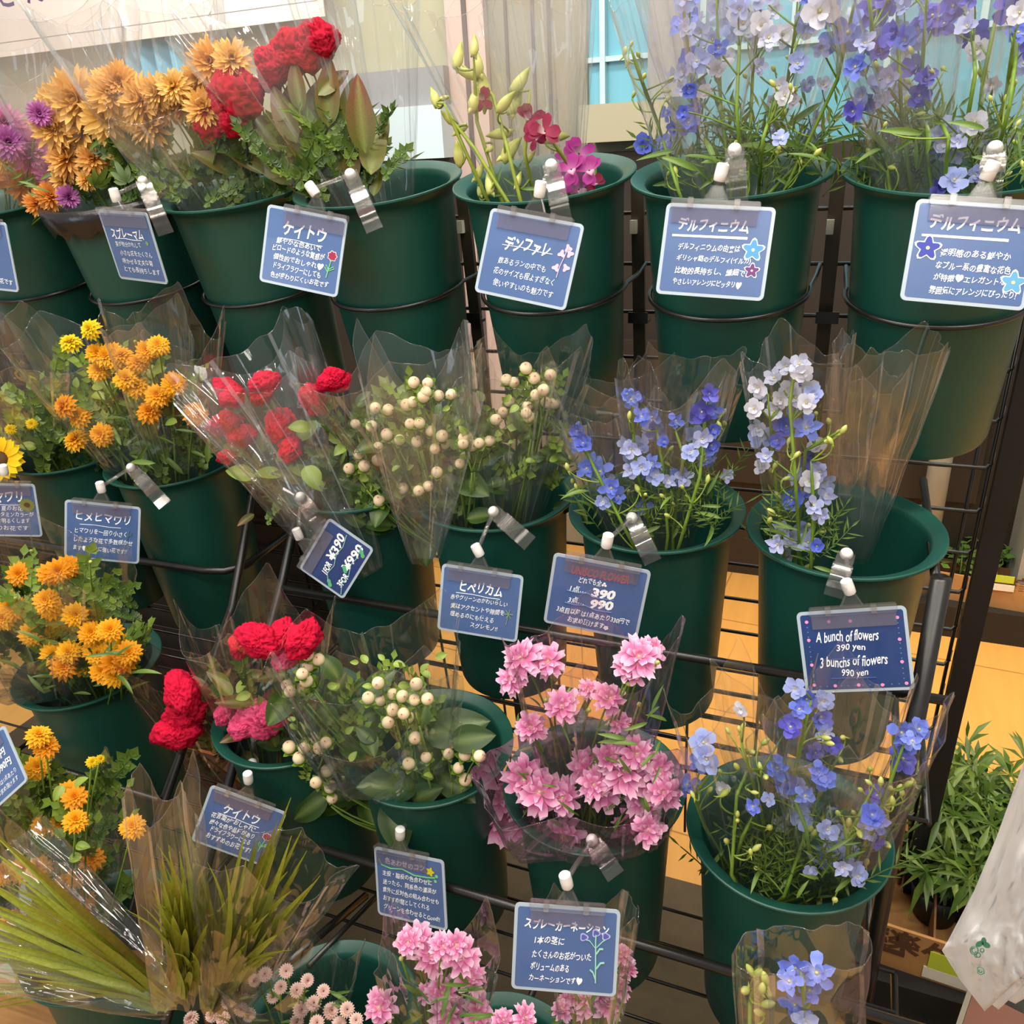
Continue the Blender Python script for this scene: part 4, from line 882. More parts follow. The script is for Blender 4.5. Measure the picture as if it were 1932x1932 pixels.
for x, y, k, r in ((590, 270, 'w', 24), (660, 260, 'w', 26), (680, 310, 'w', 24), (520, 340, 'w', 24), (600, 410, 'w', 26), (720, 400, 'w', 26), (430, 390, 'w', 26), (405, 510, 'w', 24), (640, 450, 'w', 24), (700, 480, 'w', 24), (520, 530, 'w', 24), (470, 430, 'w', 22), (745, 430, 'p', 22), (590, 610, 'b', 28), (700, 620, 'b', 32), (640, 360, 'b', 18), (450, 670, 'p', 28), (430, 620, 'w', 22), (760, 720, 'w', 22), (540, 690, 'b', 22), (470, 780, 'p', 20), (450, 840, 'w', 20), (695, 800, 'v', 22), (730, 850, 'p', 26), (650, 900, 'p', 24), (720, 920, 'w', 26), (800, 930, 'p', 26), (780, 870, 'p', 24), (620, 1030, 'b', 28), (740, 1060, 'p', 24), (815, 1010, 'p', 22), (780, 1110, 'p', 22), (690, 980, 'b', 22), (580, 1190, 'p', 24), (620, 1250, 'w', 26), (710, 1270, 'p', 26), (540, 1280, 'p', 24), (680, 1200, 'p', 20), (760, 1290, 'b', 18), (590, 1330, 'w', 20), (640, 520, 'p', 20), (560, 460, 'w', 22)): fl.append((1288 + x / 3, 600 + y / 3, k, r))
bd = z3([(755, 540), (830, 590), (905, 640), (880, 655), (820, 700), (600, 700), (520, 840), (660, 770), (620, 795), (640, 780), (545, 1010), (490, 1110), (510, 1105), (710, 1175), (780, 1210), (490, 1150), (580, 910), (700, 1410), (730, 1060), (840, 700), (500, 870)], 1288, 600)
delph(q, fl, bd, [[(1510, 1060), (1500, 900), (1490, 760), (1500, 690)], [(1480, 1060), (1460, 880), (1450, 760)], [(1530, 1070), (1535, 960), (1530, 870)], [(1500, 1060), (1520, 850), (1590, 810)]], bs=9)
q.leaves(LN, (1450, 960, 1560, 1070), 14, 30, 54); q.sprigs(LSN, (1440, 960, 1570, 1080), 22, 50, 90)
q.sleeve((1520, 1180), (1500, 640), 105, seed=24, peak=.06)
q = Bouquet('empty clear flower sleeves standing in the half-empty bucket', 'B5', YB + .03, None, cat='flower sleeve', name='flower_sleeve', basepx=(1610, 1060))
q.sleeve((1610, 1060), (1690, 630), 110, seed=25, peak=.08, flat=.35); q.sleeve((1610, 1050), (1640, 690), 75, seed=26, peak=.1, flat=.3)

# ------------------------------------------------------------------ third row
G3 = 'wrapped flowers in the third row'; YC = .645
q = Bouquet('wrapped golden double daisies in the third row at the left edge', 'C0', YC, G3)
for x, y in z3([(110, 1450), (330, 1430), (285, 1445), (385, 1410), (75, 1640), (25, 1600), (260, 1600), (290, 1640), (425, 1680), (300, 1735), (250, 1740), (300, 1815), (455, 1780), (515, 1780), (625, 1765), (540, 1880), (390, 1890), (300, 1900), (180, 1790), (690, 1850), (20, 1700), (560, 1900), (640, 1950), (730, 1890), (480, 1960), (700, 1950), (580, 2000), (360, 1980), (650, 2020)], 0, 600): q.flower(HIME, x, y, 27, cw=.75, uw=.5)
for x, y in ((30, 1130), (20, 1160), (10, 1250), (40, 1220), (170, 1060), (60, 1040), (75, 1130)): q.flower(BUDS, x, y, 9, name='bud')
q.sprigs(LSH, (-10, 1130, 270, 1330), 70, 60, 110, 1); q.sprigs(LSY, (0, 1100, 110, 1320), 20, 40, 80); q.leaves(LN, (40, 1200, 260, 1320), 30, 36, 60)
q.sleeve((120, 1440), (60, 1010), 190, seed=27); q.sleeve((110, 1440), (30, 1150), 170, seed=28, yt=.61)
q = Bouquet('wrapped red and rose cockscombs in the third row', 'C1', YC, G3, basepx=(530, 1560), jit=.012)
for x, y, r in ((345, 1308, 46), (335, 1382, 46), (350, 1345, 40), (490, 1208, 46), (572, 1208, 42), (455, 1215, 30), (530, 1200, 36)): q.flower(RED, x, y, r, cw=.9, uw=.3, ow=.2, rw=.25, col=c3(150, 120, 60))
for x, y, r in ((492, 1358, 44), (520, 1345, 34), (462, 1370, 32), (425, 1345, 26), (540, 1240, 30)): q.flower(ROSE, x, y, r, cw=.9, uw=.3, ow=.2, rw=.25)
q.leaves(LC, (390, 1270, 560, 1470), 26, 40, 70, 1); q.leaves(LL, (400, 1290, 530, 1430), 8, 26, 40, 1); q.sprigs(LSH, (400, 1290, 560, 1480), 14, 50, 80, 1)
q.sleeve((500, 1580), (320, 1200), 140, seed=29, yt=.685, peak=.2, mat='filmred', hang=True); q.sleeve((540, 1560), (470, 1120), 160, seed=30, yt=.66, peak=.2)
q = Bouquet('wrapped cream hypericum with large dark leaves in the third row', 'C2', YC - .005, G3, jit=.02)
HC = [(373, 487), (417, 507), (378, 531), (353, 562), (370, 590), (357, 618), (294, 608), (305, 632), (303, 683), (650, 598), (800, 602), (611, 657), (660, 664), (708, 642), (745, 650), (793, 664), (842, 660), (708, 703), (750, 718), (768, 733), (688, 753), (794, 813), (770, 914), (838, 889), (925, 876), (989, 878), (1046, 884), (963, 931), (990, 976), (904, 1037), (302, 849), (360, 853), (421, 852), (446, 832), (340, 892), (450, 942), (407, 987), (462, 1005), (470, 1047)]
hyper(q, [(400 + x / 2.073, 1000 + y / 2.073) for x, y in HC], 12)
for x, y, l, dx, dy in ((575, 1390, 72, .1, -1), (640, 1400, 100, .8, .1), (620, 1330, 70, .4, -.8), (770, 1430, 130, .9, -.4), (800, 1390, 130, 1, -.25), (790, 1480, 120, -.9, -.1), (790, 1530, 110, .8, -.7), (720, 1400, 110, -.5, -.7), (700, 1480, 100, -.8, .2), (660, 1460, 90, -.3, .8), (830, 1460, 90, .7, .4), (690, 1310, 70, .6, -.5), (740, 1500, 110, .2, .9), (620, 1500, 90, -.7, .5), (850, 1400, 90, .9, -.2), (640, 1280, 60, -.5, -.8), (760, 1370, 90, .2, -.9)): q.leaf(LH, x, y, l, dy=R.uniform(.008, .035), dirpx=(dx, dy), tw=.3)
q.leaves(LH, (540, 1300, 820, 1520), 34, 44, 80, 1); q.leaves(LL, (540, 1240, 830, 1480), 34, 14, 26, .6); q.sprigs(LSY, (540, 1280, 800, 1480), 26, 50, 90, 1)
q.sleeve((790, 1650), (680, 1180), 200, seed=31); q.sleeve((760, 1640), (700, 1300), 190, seed=32, yt=.60); 
q = Bouquet('wrapped pink spray carnations in the third row', 'C3', YC, G3, jit=.02)
CA = [(985, 1242, 40), (1035, 1248, 34), (965, 1282, 30), (1205, 1240, 42), (1188, 1262, 32), (1228, 1225, 28), (1060, 1332, 34), (1150, 1318, 32), (1165, 1360, 24), (1000, 1372, 30), (1110, 1300, 20), (990, 1470, 44), (1020, 1495, 48), (950, 1500, 40), (945, 1548, 46), (985, 1552, 34), (1062, 1505, 36), (1112, 1450, 40), (1140, 1492, 40), (1175, 1455, 46), (1200, 1422, 36), (1232, 1470, 46), (1215, 1502, 40), (1252, 1495, 34), (1192, 1562, 36), (1060, 1578, 38), (1222, 1565, 32), (1150, 1430, 30), (1075, 1600, 26), (925, 1520, 30), (1245, 1450, 30), (1120, 1480, 30), (975, 1510, 30)]
for x, y, r in CA: q.flower(CARN, x, y, r * 1.05, cw=.95 if y > 1400 else .4, uw=.4 if y > 1400 else .8, ow=.5, rw=.3)
for x, y in ((1070, 1570), (1010, 1572), (1085, 1395), (1240, 1250), (1185, 1290), (1030, 1320), (1110, 1340), (1205, 1330)): q.flower(BUDS, x, y, 13, name='bud')
q.leaves(LN, (970, 1330, 1260, 1600), 50, 30, 60)
q.sleeve((1120, 1700), (1110, 1180), 165, seed=33, peak=.1, mat='filmpink'); q.sleeve((1120, 1690), (1080, 1440), 205, seed=34, yt=.60, r0=110, peak=.08, mat='filmpink')
q = Bouquet('wrapped blue delphiniums with yellow-green buds in the third row', 'C4', YC, G3, jit=.035)
fl = []
for x, y, k, r in ((535, 480, 'b', 28), (580, 550, 'b', 30), (640, 605, 'p', 28), (690, 680, 'p', 26), (670, 770, 'p', 26), (800, 545, 'b', 30), (770, 500, 'b', 24), (1230, 280, 'b', 32), (1335, 265, 'b', 30), (1260, 350, 'b', 26), (1240, 430, 'v', 34), (700, 90, 'b', 30), (660, 150, 'b', 24), (780, 190, 'b', 28), (800, 100, 'p', 24), (610, 250, 'v', 26), (850, 350, 'v', 22), (750, 400, 'v', 24), (800, 290, 'p', 24), (120, 340, 'p', 32), (140, 430, 'p', 32), (95, 450, 'b', 24), (30, 580, 'b', 26), (400, 700, 'b', 22), (1100, 640, 'v', 24), (1070, 750, 'b', 30), (1095, 790, 'b', 28), (1050, 820, 'p', 26), (820, 830, 'p', 24), (870, 920, 'p', 28), (930, 960, 'p', 28), (810, 990, 'b', 26), (950, 1050, 'p', 26), (1080, 880, 'v', 24), (990, 1095, 'p', 24), (560, 800, 'p', 20), (230, 600, 'w', 20), (490, 660, 'p', 16), (880, 860, 'p', 22), (640, 30, 'p', 24), (1300, 330, 'b', 22), (720, 1060, 'p', 16), (330, 150, 'w', 18), (690, 640, 'b', 24), (900, 1040, 'p', 22)): fl.append((1288 + x / 3, 1288 + y / 3, k, r))
bd = z3([(320, 270), (260, 280), (340, 250), (460, 340), (390, 390), (800, 310), (820, 340), (910, 310), (880, 430), (310, 480), (210, 510), (60, 640), (150, 610), (230, 630), (410, 510), (440, 480), (470, 530), (400, 620), (310, 780), (310, 750), (1060, 490), (1060, 570), (1120, 570), (1180, 600), (1220, 600), (1240, 630), (1190, 680), (1010, 610), (880, 740), (970, 740), (880, 810), (1000, 850), (940, 800), (250, 900), (410, 940), (385, 965), (1040, 1020), (470, 1100), (1150, 910), (1275, 575), (1310, 572), (740, 860), (720, 830), (420, 1050), (490, 820), (860, 1230), (780, 1255)], 1288, 1288)
delph(q, fl, bd, [[(1400, 1680), (1330, 1560), (1308, 1500), (1345, 1455)], [(1380, 1650), (1390, 1500), (1410, 1455), (1440, 1450)], [(1450, 1700), (1440, 1550), (1400, 1400)], [(1380, 1660), (1400, 1580), (1420, 1540)], [(1500, 1690), (1490, 1500), (1530, 1320)], [(1540, 1690), (1520, 1560), (1475, 1450)], [(1590, 1680), (1610, 1560), (1650, 1480)], [(1580, 1690), (1650, 1560), (1710, 1390)], [(1480, 1690), (1545, 1500), (1580, 1430)], [(1590, 1670), (1600, 1600), (1590, 1540)], [(1640, 1600), (1670, 1500), (1720, 1480)]], bs=9.5)
q.leaves(LN, (1340, 1580, 1640, 1700), 34, 34, 66); q.sprigs(LSN, (1340, 1580, 1640, 1710), 46, 60, 120)
q.sleeve((1560, 1760), (1610, 1330), 170, seed=35, peak=.14, yt=.60); q.sleeve((1420, 1740), (1390, 1260), 150, seed=36, peak=.2); q.sleeve((1520, 1760), (1530, 1250), 200, seed=37, yt=.68, peak=.2)

# ------------------------------------------------------------------ lowest row
G4 = 'wrapped flowers in the lowest row'; YD = .46
pots['D0'] = pots['D1']
q = Bouquet('wrapped golden double daisies at the lower left behind the grass', 'D1', .50, G4, basepx=(150, 1990))
for x, y in z3([(210, 480), (390, 620), (425, 650), (220, 300), (750, 815), (250, 810), (340, 790), (20, 1080), (220, 1050), (130, 1065), (455, 1090), (365, 1150), (470, 1240), (320, 1225), (30, 1380), (60, 1470), (20, 1560), (520, 1000), (170, 1500), (430, 780), (260, 360), (80, 1330)], 0, 1288): q.flower(HIME, x, y, 27, cw=.5, uw=.8)
q.flower(HIMEY, 174, 1438, 13); q.flower(HIMEY, 190, 1432, 10)
q.sprigs(LSH, (0, 1480, 190, 1800), 76, 60, 110, 1); q.sprigs(LSY, (50, 1480, 190, 1680), 16, 40, 80); q.leaves(LL, (60, 1480, 170, 1640), 14, 26, 40)
q.sleeve((150, 1960), (90, 1430), 150, seed=38, peak=.2)
BLADE = []
for s_ in range(4):
    b = MB(); r = random.Random(s_); n = 9; vs = []; cs = []; p = Vector(); A = 0.0; cu = r.uniform(.05, .38)
    ca, cb = (c3(112, 128, 34), c3(160, 170, 52)) if s_ < 3 else (c3(132, 100, 44), c3(150, 146, 52))
    for i in range(n + 1):
        t = i / n; wd = .024 * (1 - t ** 2.2) ** 1 + .0012
        for k in (-1, 0, 1): vs.append(p + Vector((wd * k, .35 * wd * abs(k), 0))); cs.append(lerp(lerp(ca, cb, t), c3(170, 160, 70), .3 if k == 0 else 0))
        p += Vector((0, math.sin(A), math.cos(A))) / n; A += cu / n
    b.add(vs, [(i * 3 + k, i * 3 + k + 1, i * 3 + k + 4, i * 3 + k + 3) for i in range(n) for k in range(2)], cs); BLADE.append(b.mesh('grass_blade', M['waxy']))
def sheaf(label, basepx, yb, tips, n, y0, y1):
    B = at(basepx[0], basepx[1], yb); rt = empty('grass_bouquet', B, label, 'grass bunch', 'sheaves of striped grass')
    for i in range(n):
        a, bq_ = R.choice(tips); t = R.random(); px, py = a[0] + (bq_[0] - a[0]) * t, a[1] + (bq_[1] - a[1]) * t
        T = at(px, py, R.uniform(y0, y1)); S0 = B + rv(.012); d = T - S0; ln = d.length * R.uniform(.55, 1.02)
        mx = frame(d, -AF, R.uniform(-.6, .6)).to_4x4() @ Matrix.Diagonal((min(ln, .2), ln, ln, 1)); mx.translation = S0 - rt.location
        link('blade', R.choice(BLADE), rt, mx=mx)
    s = Bouquet.__new__(Bouquet); s.root = rt; s.pot = pots['D1']; s.Y = .46; return s
g = sheaf('sheaf of striped grass in clear film leaning far left in front of the golden daisies', (310, 1880), .44, [((-120, 1560), (-60, 1880)), ((-60, 1480), (60, 1700)), ((-100, 1700), (-40, 1840))], 96, .36, .47)
g.sleeve(hang=True, base=(330, 1890), top=(-30, 1680), hw=165, r0=34, yb=.44, yt=.42, seed=39, flat=.35, peak=.06)
g = sheaf('middle sheaf of striped grass in a rounded clear film pouch', (345, 1855), .40, [((290, 1640), (400, 1660)), ((275, 1760), (415, 1720)), ((300, 1560), (360, 1560))], 80, .36, .42)
g.sleeve(hang=True, base=(345, 1880), top=(300, 1450), hw=74, r0=62, yb=.40, yt=.41, seed=40, flat=.5, peak=.16)
g = sheaf('sheaf of striped grass in clear film fanning right over the lower cockscomb card', (410, 1880), .44, [((330, 1480), (440, 1560)), ((470, 1500), (610, 1520)), ((440, 1640), (660, 1560)), ((560, 1460), (600, 1560)), ((480, 1700), (650, 1620))], 98, .40, .49)
g.sleeve(hang=True, base=(420, 1910), top=(520, 1590), hw=155, r0=40, yb=.43, yt=.43, seed=41, flat=.4, peak=.12)
q = Bouquet('wrapped small pale pink pompom daisies at the bottom edge', 'D2', .44, G4, basepx=(560, 2060), jit=.02)
for x, y, k in ((568, 1905, 18), (592, 1893, 17), (625, 1907, 18), (655, 1905, 17), (560, 1928, 16), (640, 1934, 18), (598, 1930, 17), (500, 1838, 16), (540, 1832, 16), (560, 1868, 16), (530, 1862, 15), (580, 1850, 15), (610, 1870, 15), (430, 1890, 16), (400, 1915, 16), (455, 1905, 15), (672, 1925, 16), (360, 1922, 17), (420, 1922, 16), (480, 1850, 14), (515, 1880, 15), (470, 1915, 15)): q.flower(POM, x, y, k, cw=.7, uw=.6)
q.leaves(LN, (470, 1860, 680, 1932), 16, 30, 50, 1)
q.sleeve((570, 2100), (540, 1770), 150, seed=42, peak=.2)
q = Bouquet('wrapped pink spray carnations at the bottom edge left of the spray carnation card', 'D2', .46, G4, basepx=(830, 2080), jit=.02)
for x, y, r in ((786, 1772, 34), (812, 1800, 36), (873, 1802, 36), (887, 1842, 32), (770, 1778, 26), (718, 1900, 34), (834, 1872, 30), (805, 1872, 20), (845, 1912, 34), (902, 1912, 32), (990, 1920, 26), (860, 1782, 28), (835, 1785, 26), (950, 1926, 24)): q.flower(CARN, x, y, r * 1.05, cw=.45, uw=.8, ow=.6, rw=.35)
for x, y in ((757, 1808), (735, 1925), (840, 1905)): q.flower(BUDS, x, y, 13, name='bud')
q.leaves(LN, (740, 1850, 940, 1932), 24, 40, 70)
q.sleeve((830, 2110), (830, 1740), 135, seed=47, peak=.2)
q = Bouquet('wrapped pink spray carnations behind and below the spray carnation card', 'D3', .565, G4, basepx=(1110, 2080), jit=.015)
for x, y, r in ((1110, 1888, 36), (1078, 1882, 28), (1142, 1892, 36), (1165, 1862, 26), (1172, 1800, 24), (1060, 1905, 22), (1128, 1870, 30), (1185, 1830, 20)): q.flower(CARN, x, y, r, cw=.6, uw=.5)
q.leaves(LN, (1040, 1890, 1160, 1932), 16, 36, 60)
q.sleeve((1110, 2100), (1120, 1700), 95, seed=48, peak=.1)
q = Bouquet('wrapped delphinium stem alone at the bottom edge, rounded clear film', 'D4', .46, G4, basepx=(1500, 2100), jit=.012)
fl = [(1288 + x / 3, 1288 + y / 3, k, r) for x, y, k, r in ((640, 1610, 'b', 34), (605, 1690, 'b', 30), (760, 1640, 'b', 38), (720, 1740, 'b', 32), (640, 1820, 'b', 34), (690, 1905, 'p', 32), (640, 1990, 'b', 30))]
bd = z3([(390, 1640), (420, 1650), (470, 1690), (490, 1770), (470, 1820), (360, 1740), (440, 1870), (450, 1740)], 1288, 1288)
delph(q, fl, bd, [[(1520, 1930), (1515, 1850), (1510, 1830)], [(1415, 1940), (1415, 1890), (1430, 1850)]], bs=13)
q.sleeve((1510, 2120), (1515, 1790), 125, seed=49, r0=112, peak=.0, flat=.4, phase=.3, folds=4)

# ------------------------------------------------------------------ hand-written cards and their clips
CARDS = {
'spraymum':((-0.8513,0.8300,-0.0958),(0.980,-0.194,-0.037),(0.013,-0.127,0.992),0.1001,0.0869),
'keito':((-0.5900,0.8200,-0.1006),(0.978,0.080,-0.192),(0.169,0.235,0.957),0.1002,0.0859),
'denfare':((-0.3161,0.8200,-0.1101),(0.984,-0.007,-0.178),(0.173,0.279,0.945),0.1020,0.0855),
'delph':((-0.1283,0.8200,-0.1037),(0.992,0.099,-0.075),(0.039,0.325,0.945),0.0999,0.0844),
'delph2':((0.0850,0.8200,-0.1071),(0.986,0.132,-0.102),(0.048,0.363,0.931),0.0985,0.0856),
'himawari':((-1.1402,0.7500,-0.4577),(0.842,0.520,-0.148),(0.150,0.038,0.988),0.1012,0.0869),
'hime':((-0.9572,0.7600,-0.4751),(0.855,0.468,-0.222),(0.139,0.205,0.969),0.1005,0.0860),
'for390':((-0.5875,0.7900,-0.4794),(0.519,0.245,0.819),(-0.837,-0.046,0.545),0.0848,0.0710),
'hyper':((-0.3770,0.7700,-0.4983),(0.976,0.184,-0.118),(0.084,0.184,0.979),0.0986,0.0847),
'unisco':((-0.2225,0.7350,-0.4451),(0.968,0.189,-0.166),(0.157,0.058,0.986),0.1024,0.0855),
'bunch':((0.0362,0.7700,-0.4832),(0.976,0.104,0.192),(-0.212,0.243,0.947),0.1022,0.0857),
'edge':((-0.8793,0.4700,-0.6434),(0.708,0.316,0.631),(-0.705,0.354,0.614),0.0851,0.0749),
'keito2':((-0.6440,0.5850,-0.7608),(0.871,0.255,-0.420),(0.343,0.297,0.891),0.0988,0.0852),
'iro':((-0.4104,0.5950,-0.7900),(0.989,-0.037,0.144),(-0.125,0.320,0.939),0.0969,0.0838),
'spraycar':((-0.1903,0.5150,-0.7030),(0.950,0.303,-0.073),(-0.038,0.345,0.938),0.0999,0.0861),
'left1':((-1.1131,0.8300,-0.1059),(0.994,-0.105,-0.037),(0.045,0.074,0.996),0.1010,0.0904),
}
HEART = None
def rrect(w, h, r, n=6):
    pts = []
    for cx, cy, a0 in ((w / 2 - r, h / 2 - r, 0), (-w / 2 + r, h / 2 - r, 90), (-w / 2 + r, -h / 2 + r, 180), (w / 2 - r, -h / 2 + r, 270)):
        for i in range(n): a = math.radians(a0 + 90 * i / (n - 1)); pts.append((cx + r * math.cos(a), cy + r * math.sin(a)))
    return pts
def plate(b, pts, z0, z1, col=(1, 1, 1)):
    n = len(pts); b.add([(x, y, z0) for x, y in pts] + [(x, y, z1) for x, y in pts], [tuple(range(n - 1, -1, -1)), tuple(range(n, 2 * n))] + [(i, (i + 1) % n, n + (i + 1) % n, n + i) for i in range(n)], col)
def textline(b, body, x0, x1, yc, h, w_, hh, bold=0, slope=0, z=.0013, wob=.0):
    vs, fs = textmesh(body, bold)
    if not vs: return
    xa, xb = min(v.x for v in vs), max(v.x for v in vs); ya, yb = min(v.y for v in vs), max(v.y for v in vs)
    sx = (x1 - x0) * w_ / (xb - xa); sy = h * hh / (yb - ya)
    out = []
    for v in vs:
        X = (x0 - .5) * w_ + (v.x - xa) * sx; Y = (.5 - yc) * hh + (v.y - (ya + yb) / 2) * sy
        Y += slope * (X) + wob * h * hh * math.sin((v.x - xa) * 2.1 + yc * 9)
        X += .12 * ((v.y - ya) * sy)
        out.append((X, Y, z))
    b.add(out, fs)
def stroke(b, pts, w_, hh, r, col, z=.0014, closed=False):
    P = [Vector(((x - .5) * w_, (.5 - y) * hh, z)) for x, y in pts]; b.tube(P, r, 4, col, closed=closed)
def disc(b, x, y, rx, w_, hh, col, z=.0014, lob=0, n=20, am=.25, rot=0):
    c = ((x - .5) * w_, (.5 - y) * hh); vs = [(c[0], c[1], z)]
    for i in range(n):
        a = 2 * PI * i / n + rot; k = rx * w_ * (1 + (am * math.cos(lob * (a - rot)) if lob else 0)); vs.append((c[0] + k * math.cos(a), c[1] + k * math.sin(a), z))
    b.add(vs, [(0, 1 + i, 1 + (i + 1) % n) for i in range(n)], col)
ROSEC, GRN, LBL = c3(224, 150, 190), c3(130, 210, 140), c3(90, 160, 220)
def starflower(b, x, y, r, w_, hh, fill):
    disc(b, x, y, r * 1.18, w_, hh, c3(220, 236, 246), .0013, 5, 30, .28, .3); disc(b, x, y, r * .98, w_, hh, fill, .0015, 5, 30, .3, .3); disc(b, x, y, r * .2, w_, hh, c3(236, 230, 160), .0017)
def d_keito(b, w_, h):
    stroke(b, [(.86, .80), (.88, .66), (.90, .54)], w_, h, .0006, GRN); stroke(b, [(.87, .72), (.83, .66), (.84, .62), (.88, .70)], w_, h, .0005, GRN); stroke(b, [(.88, .68), (.94, .63), (.95, .66), (.88, .70)], w_, h, .0005, GRN)
    disc(b, .905, .49, .062, w_, h, c3(224, 190, 196), .0013, 7, 28, .12); disc(b, .905, .49, .05, w_, h, c3(150, 46, 70), .0015, 7, 28, .14)
def d_denf(b, w_, h):
    stroke(b, [(.86, .66), (.87, .52), (.90, .38), (.92, .24)], w_, h, .0005, c3(210, 190, 214))
    for x, y in ((.86, .36), (.95, .34), (.92, .28), (.83, .54), (.94, .52)): disc(b, x, y, .035, w_, h, c3(226, 186, 216), .0014, 3, 18, .35, x * 9)
def d_del(b, w_, h): starflower(b, .87, .46, .08, w_, h, c3(84, 150, 216)); starflower(b, .885, .70, .055, w_, h, c3(110, 62, 120))
def d_del2(b, w_, h): starflower(b, .13, .47, .085, w_, h, c3(66, 74, 168)); starflower(b, .90, .76, .08, w_, h, c3(96, 160, 200))
def d_sun(b, w_, h): disc(b, .88, .38, .11, w_, h, c3(122, 126, 66), .0014, 14, 42, .12); disc(b, .88, .38, .045, w_, h, c3(92, 64, 46), .0016)
def d_hime(b, w_, h): stroke(b, [(.88, .42), (.86, .55), (.84, .62)], w_, h, .0005, c3(90, 130, 130)); stroke(b, [(.86, .54), (.92, .46), (.90, .52)], w_, h, .0005, c3(90, 130, 130))
def d_for(b, w_, h):
    for dy in (0, .36): stroke(b, [(.02 if dy else .08, .60 + dy), (.2, .50 + dy), (.38, .54 + dy), (.58, .46 + dy), (.76, .50 + dy), (.97, .44 + dy)], w_, h, .0006, c3(150, 200, 190))
    for x, y in ((.07, .64), (.44, .76), (.85, .90)): disc(b, x, y, .05, w_, h, c3(90, 176, 120), .0014, 2, 20, .45, .8)
def d_hyp(b, w_, h):
    for a in range(6): stroke(b, [(.89, .60), (.89 + .06 * math.cos(a), .60 + .08 * math.sin(a))], w_, h, .0005, c3(130, 160, 120))
    stroke(b, [(.89, .60), (.87, .78)], w_, h, .0005, c3(130, 160, 120))
def d_uni(b, w_, h):
    for y in (.47, .66): stroke(b, [(.17, y), (.28, y + .01), (.40, y - .01), (.52, y + .03), (.70, y + .02)], w_, h, .0004, c3(120, 150, 196))
    for x, y in ((.565, .265), (.55, .295), (.58, .295)): disc(b, x, y, .014, w_, h, (.92, .94, .97), .0015)
    for a in range(5): disc(b, .67 + .016 * math.cos(a * 1.257 + .3), .93 + .019 * math.sin(a * 1.257 + .3), .013, w_, h, (.92, .94, .97), .0015)
def d_bunch(b, w_, h):
    pk = c3(240, 150, 200)
    for x, y in ((.06, .09), (.28, .10), (.49, .11), (.94, .10), (.06, .33), (.94, .38), (.06, .66), (.94, .67), (.06, .93), (.27, .95), (.5, .95), (.73, .96), (.96, .95)): disc(b, x, y, .018, w_, h, pk)
    for i in range(12):
        for x, y in ((.06, .16 + .065 * i), (.94, .17 + .065 * i)): disc(b, x, y, .007, w_, h, c3(90, 130, 180), .0013)
        disc(b, .12 + .07 * i, .955, .007, w_, h, c3(90, 130, 180), .0013)
    stroke(b, [(.26, .60), (.62, .60)], w_, h, .0006, c3(70, 90, 150)); stroke(b, [(.24, .85), (.68, .86)], w_, h, .0006, c3(70, 90, 150))
def d_iro(b, w_, h):
    stroke(b, [(.04, .13), (.08, .22), (.22, .25), (.40, .22), (.58, .28), (.78, .27), (.90, .25)], w_, h, .0007, c3(120, 200, 140))
    for x, y in ((.92, .22), (.90, .30), (.80, .32)): disc(b, x, y, .022, w_, h, c3(120, 200, 140), .0014)
    disc(b, .83, .17, .05, w_, h, c3(206, 196, 40), .0015, 5, 20, .3)
def d_car(b, w_, h):
    stroke(b, [(.82, .88), (.81, .60), (.80, .36), (.80, .28)], w_, h, .0008, c3(150, 206, 190))
    stroke(b, [(.81, .46), (.74, .36), (.70, .35)], w_, h, .0005, c3(150, 206, 190)); stroke(b, [(.81, .44), (.87, .36), (.90, .33)], w_, h, .0005, c3(150, 206, 190))
    for x0, y0, x1, y1 in ((.81, .52, .88, .45), (.82, .70, .90, .62), (.82, .84, .76, .72)): stroke(b, [(x0, y0), ((x0 + x1) / 2, (y0 + y1) / 2 - .03), (x1, y1)], w_, h, .0009, c3(150, 206, 180))
    for x, y in ((.68, .32), (.80, .26), (.90, .29)):
        disc(b, x, y, .042, w_, h, c3(176, 170, 224), .0014, 3, 20, .15); disc(b, x, y, .028, w_, h, c3(84, 96, 170), .0016, 3, 20, .15)
def d_mum(b, w_, h): disc(b, .86, .42, .03, w_, h, c3(120, 160, 110), .0014, 6, 24, .3)
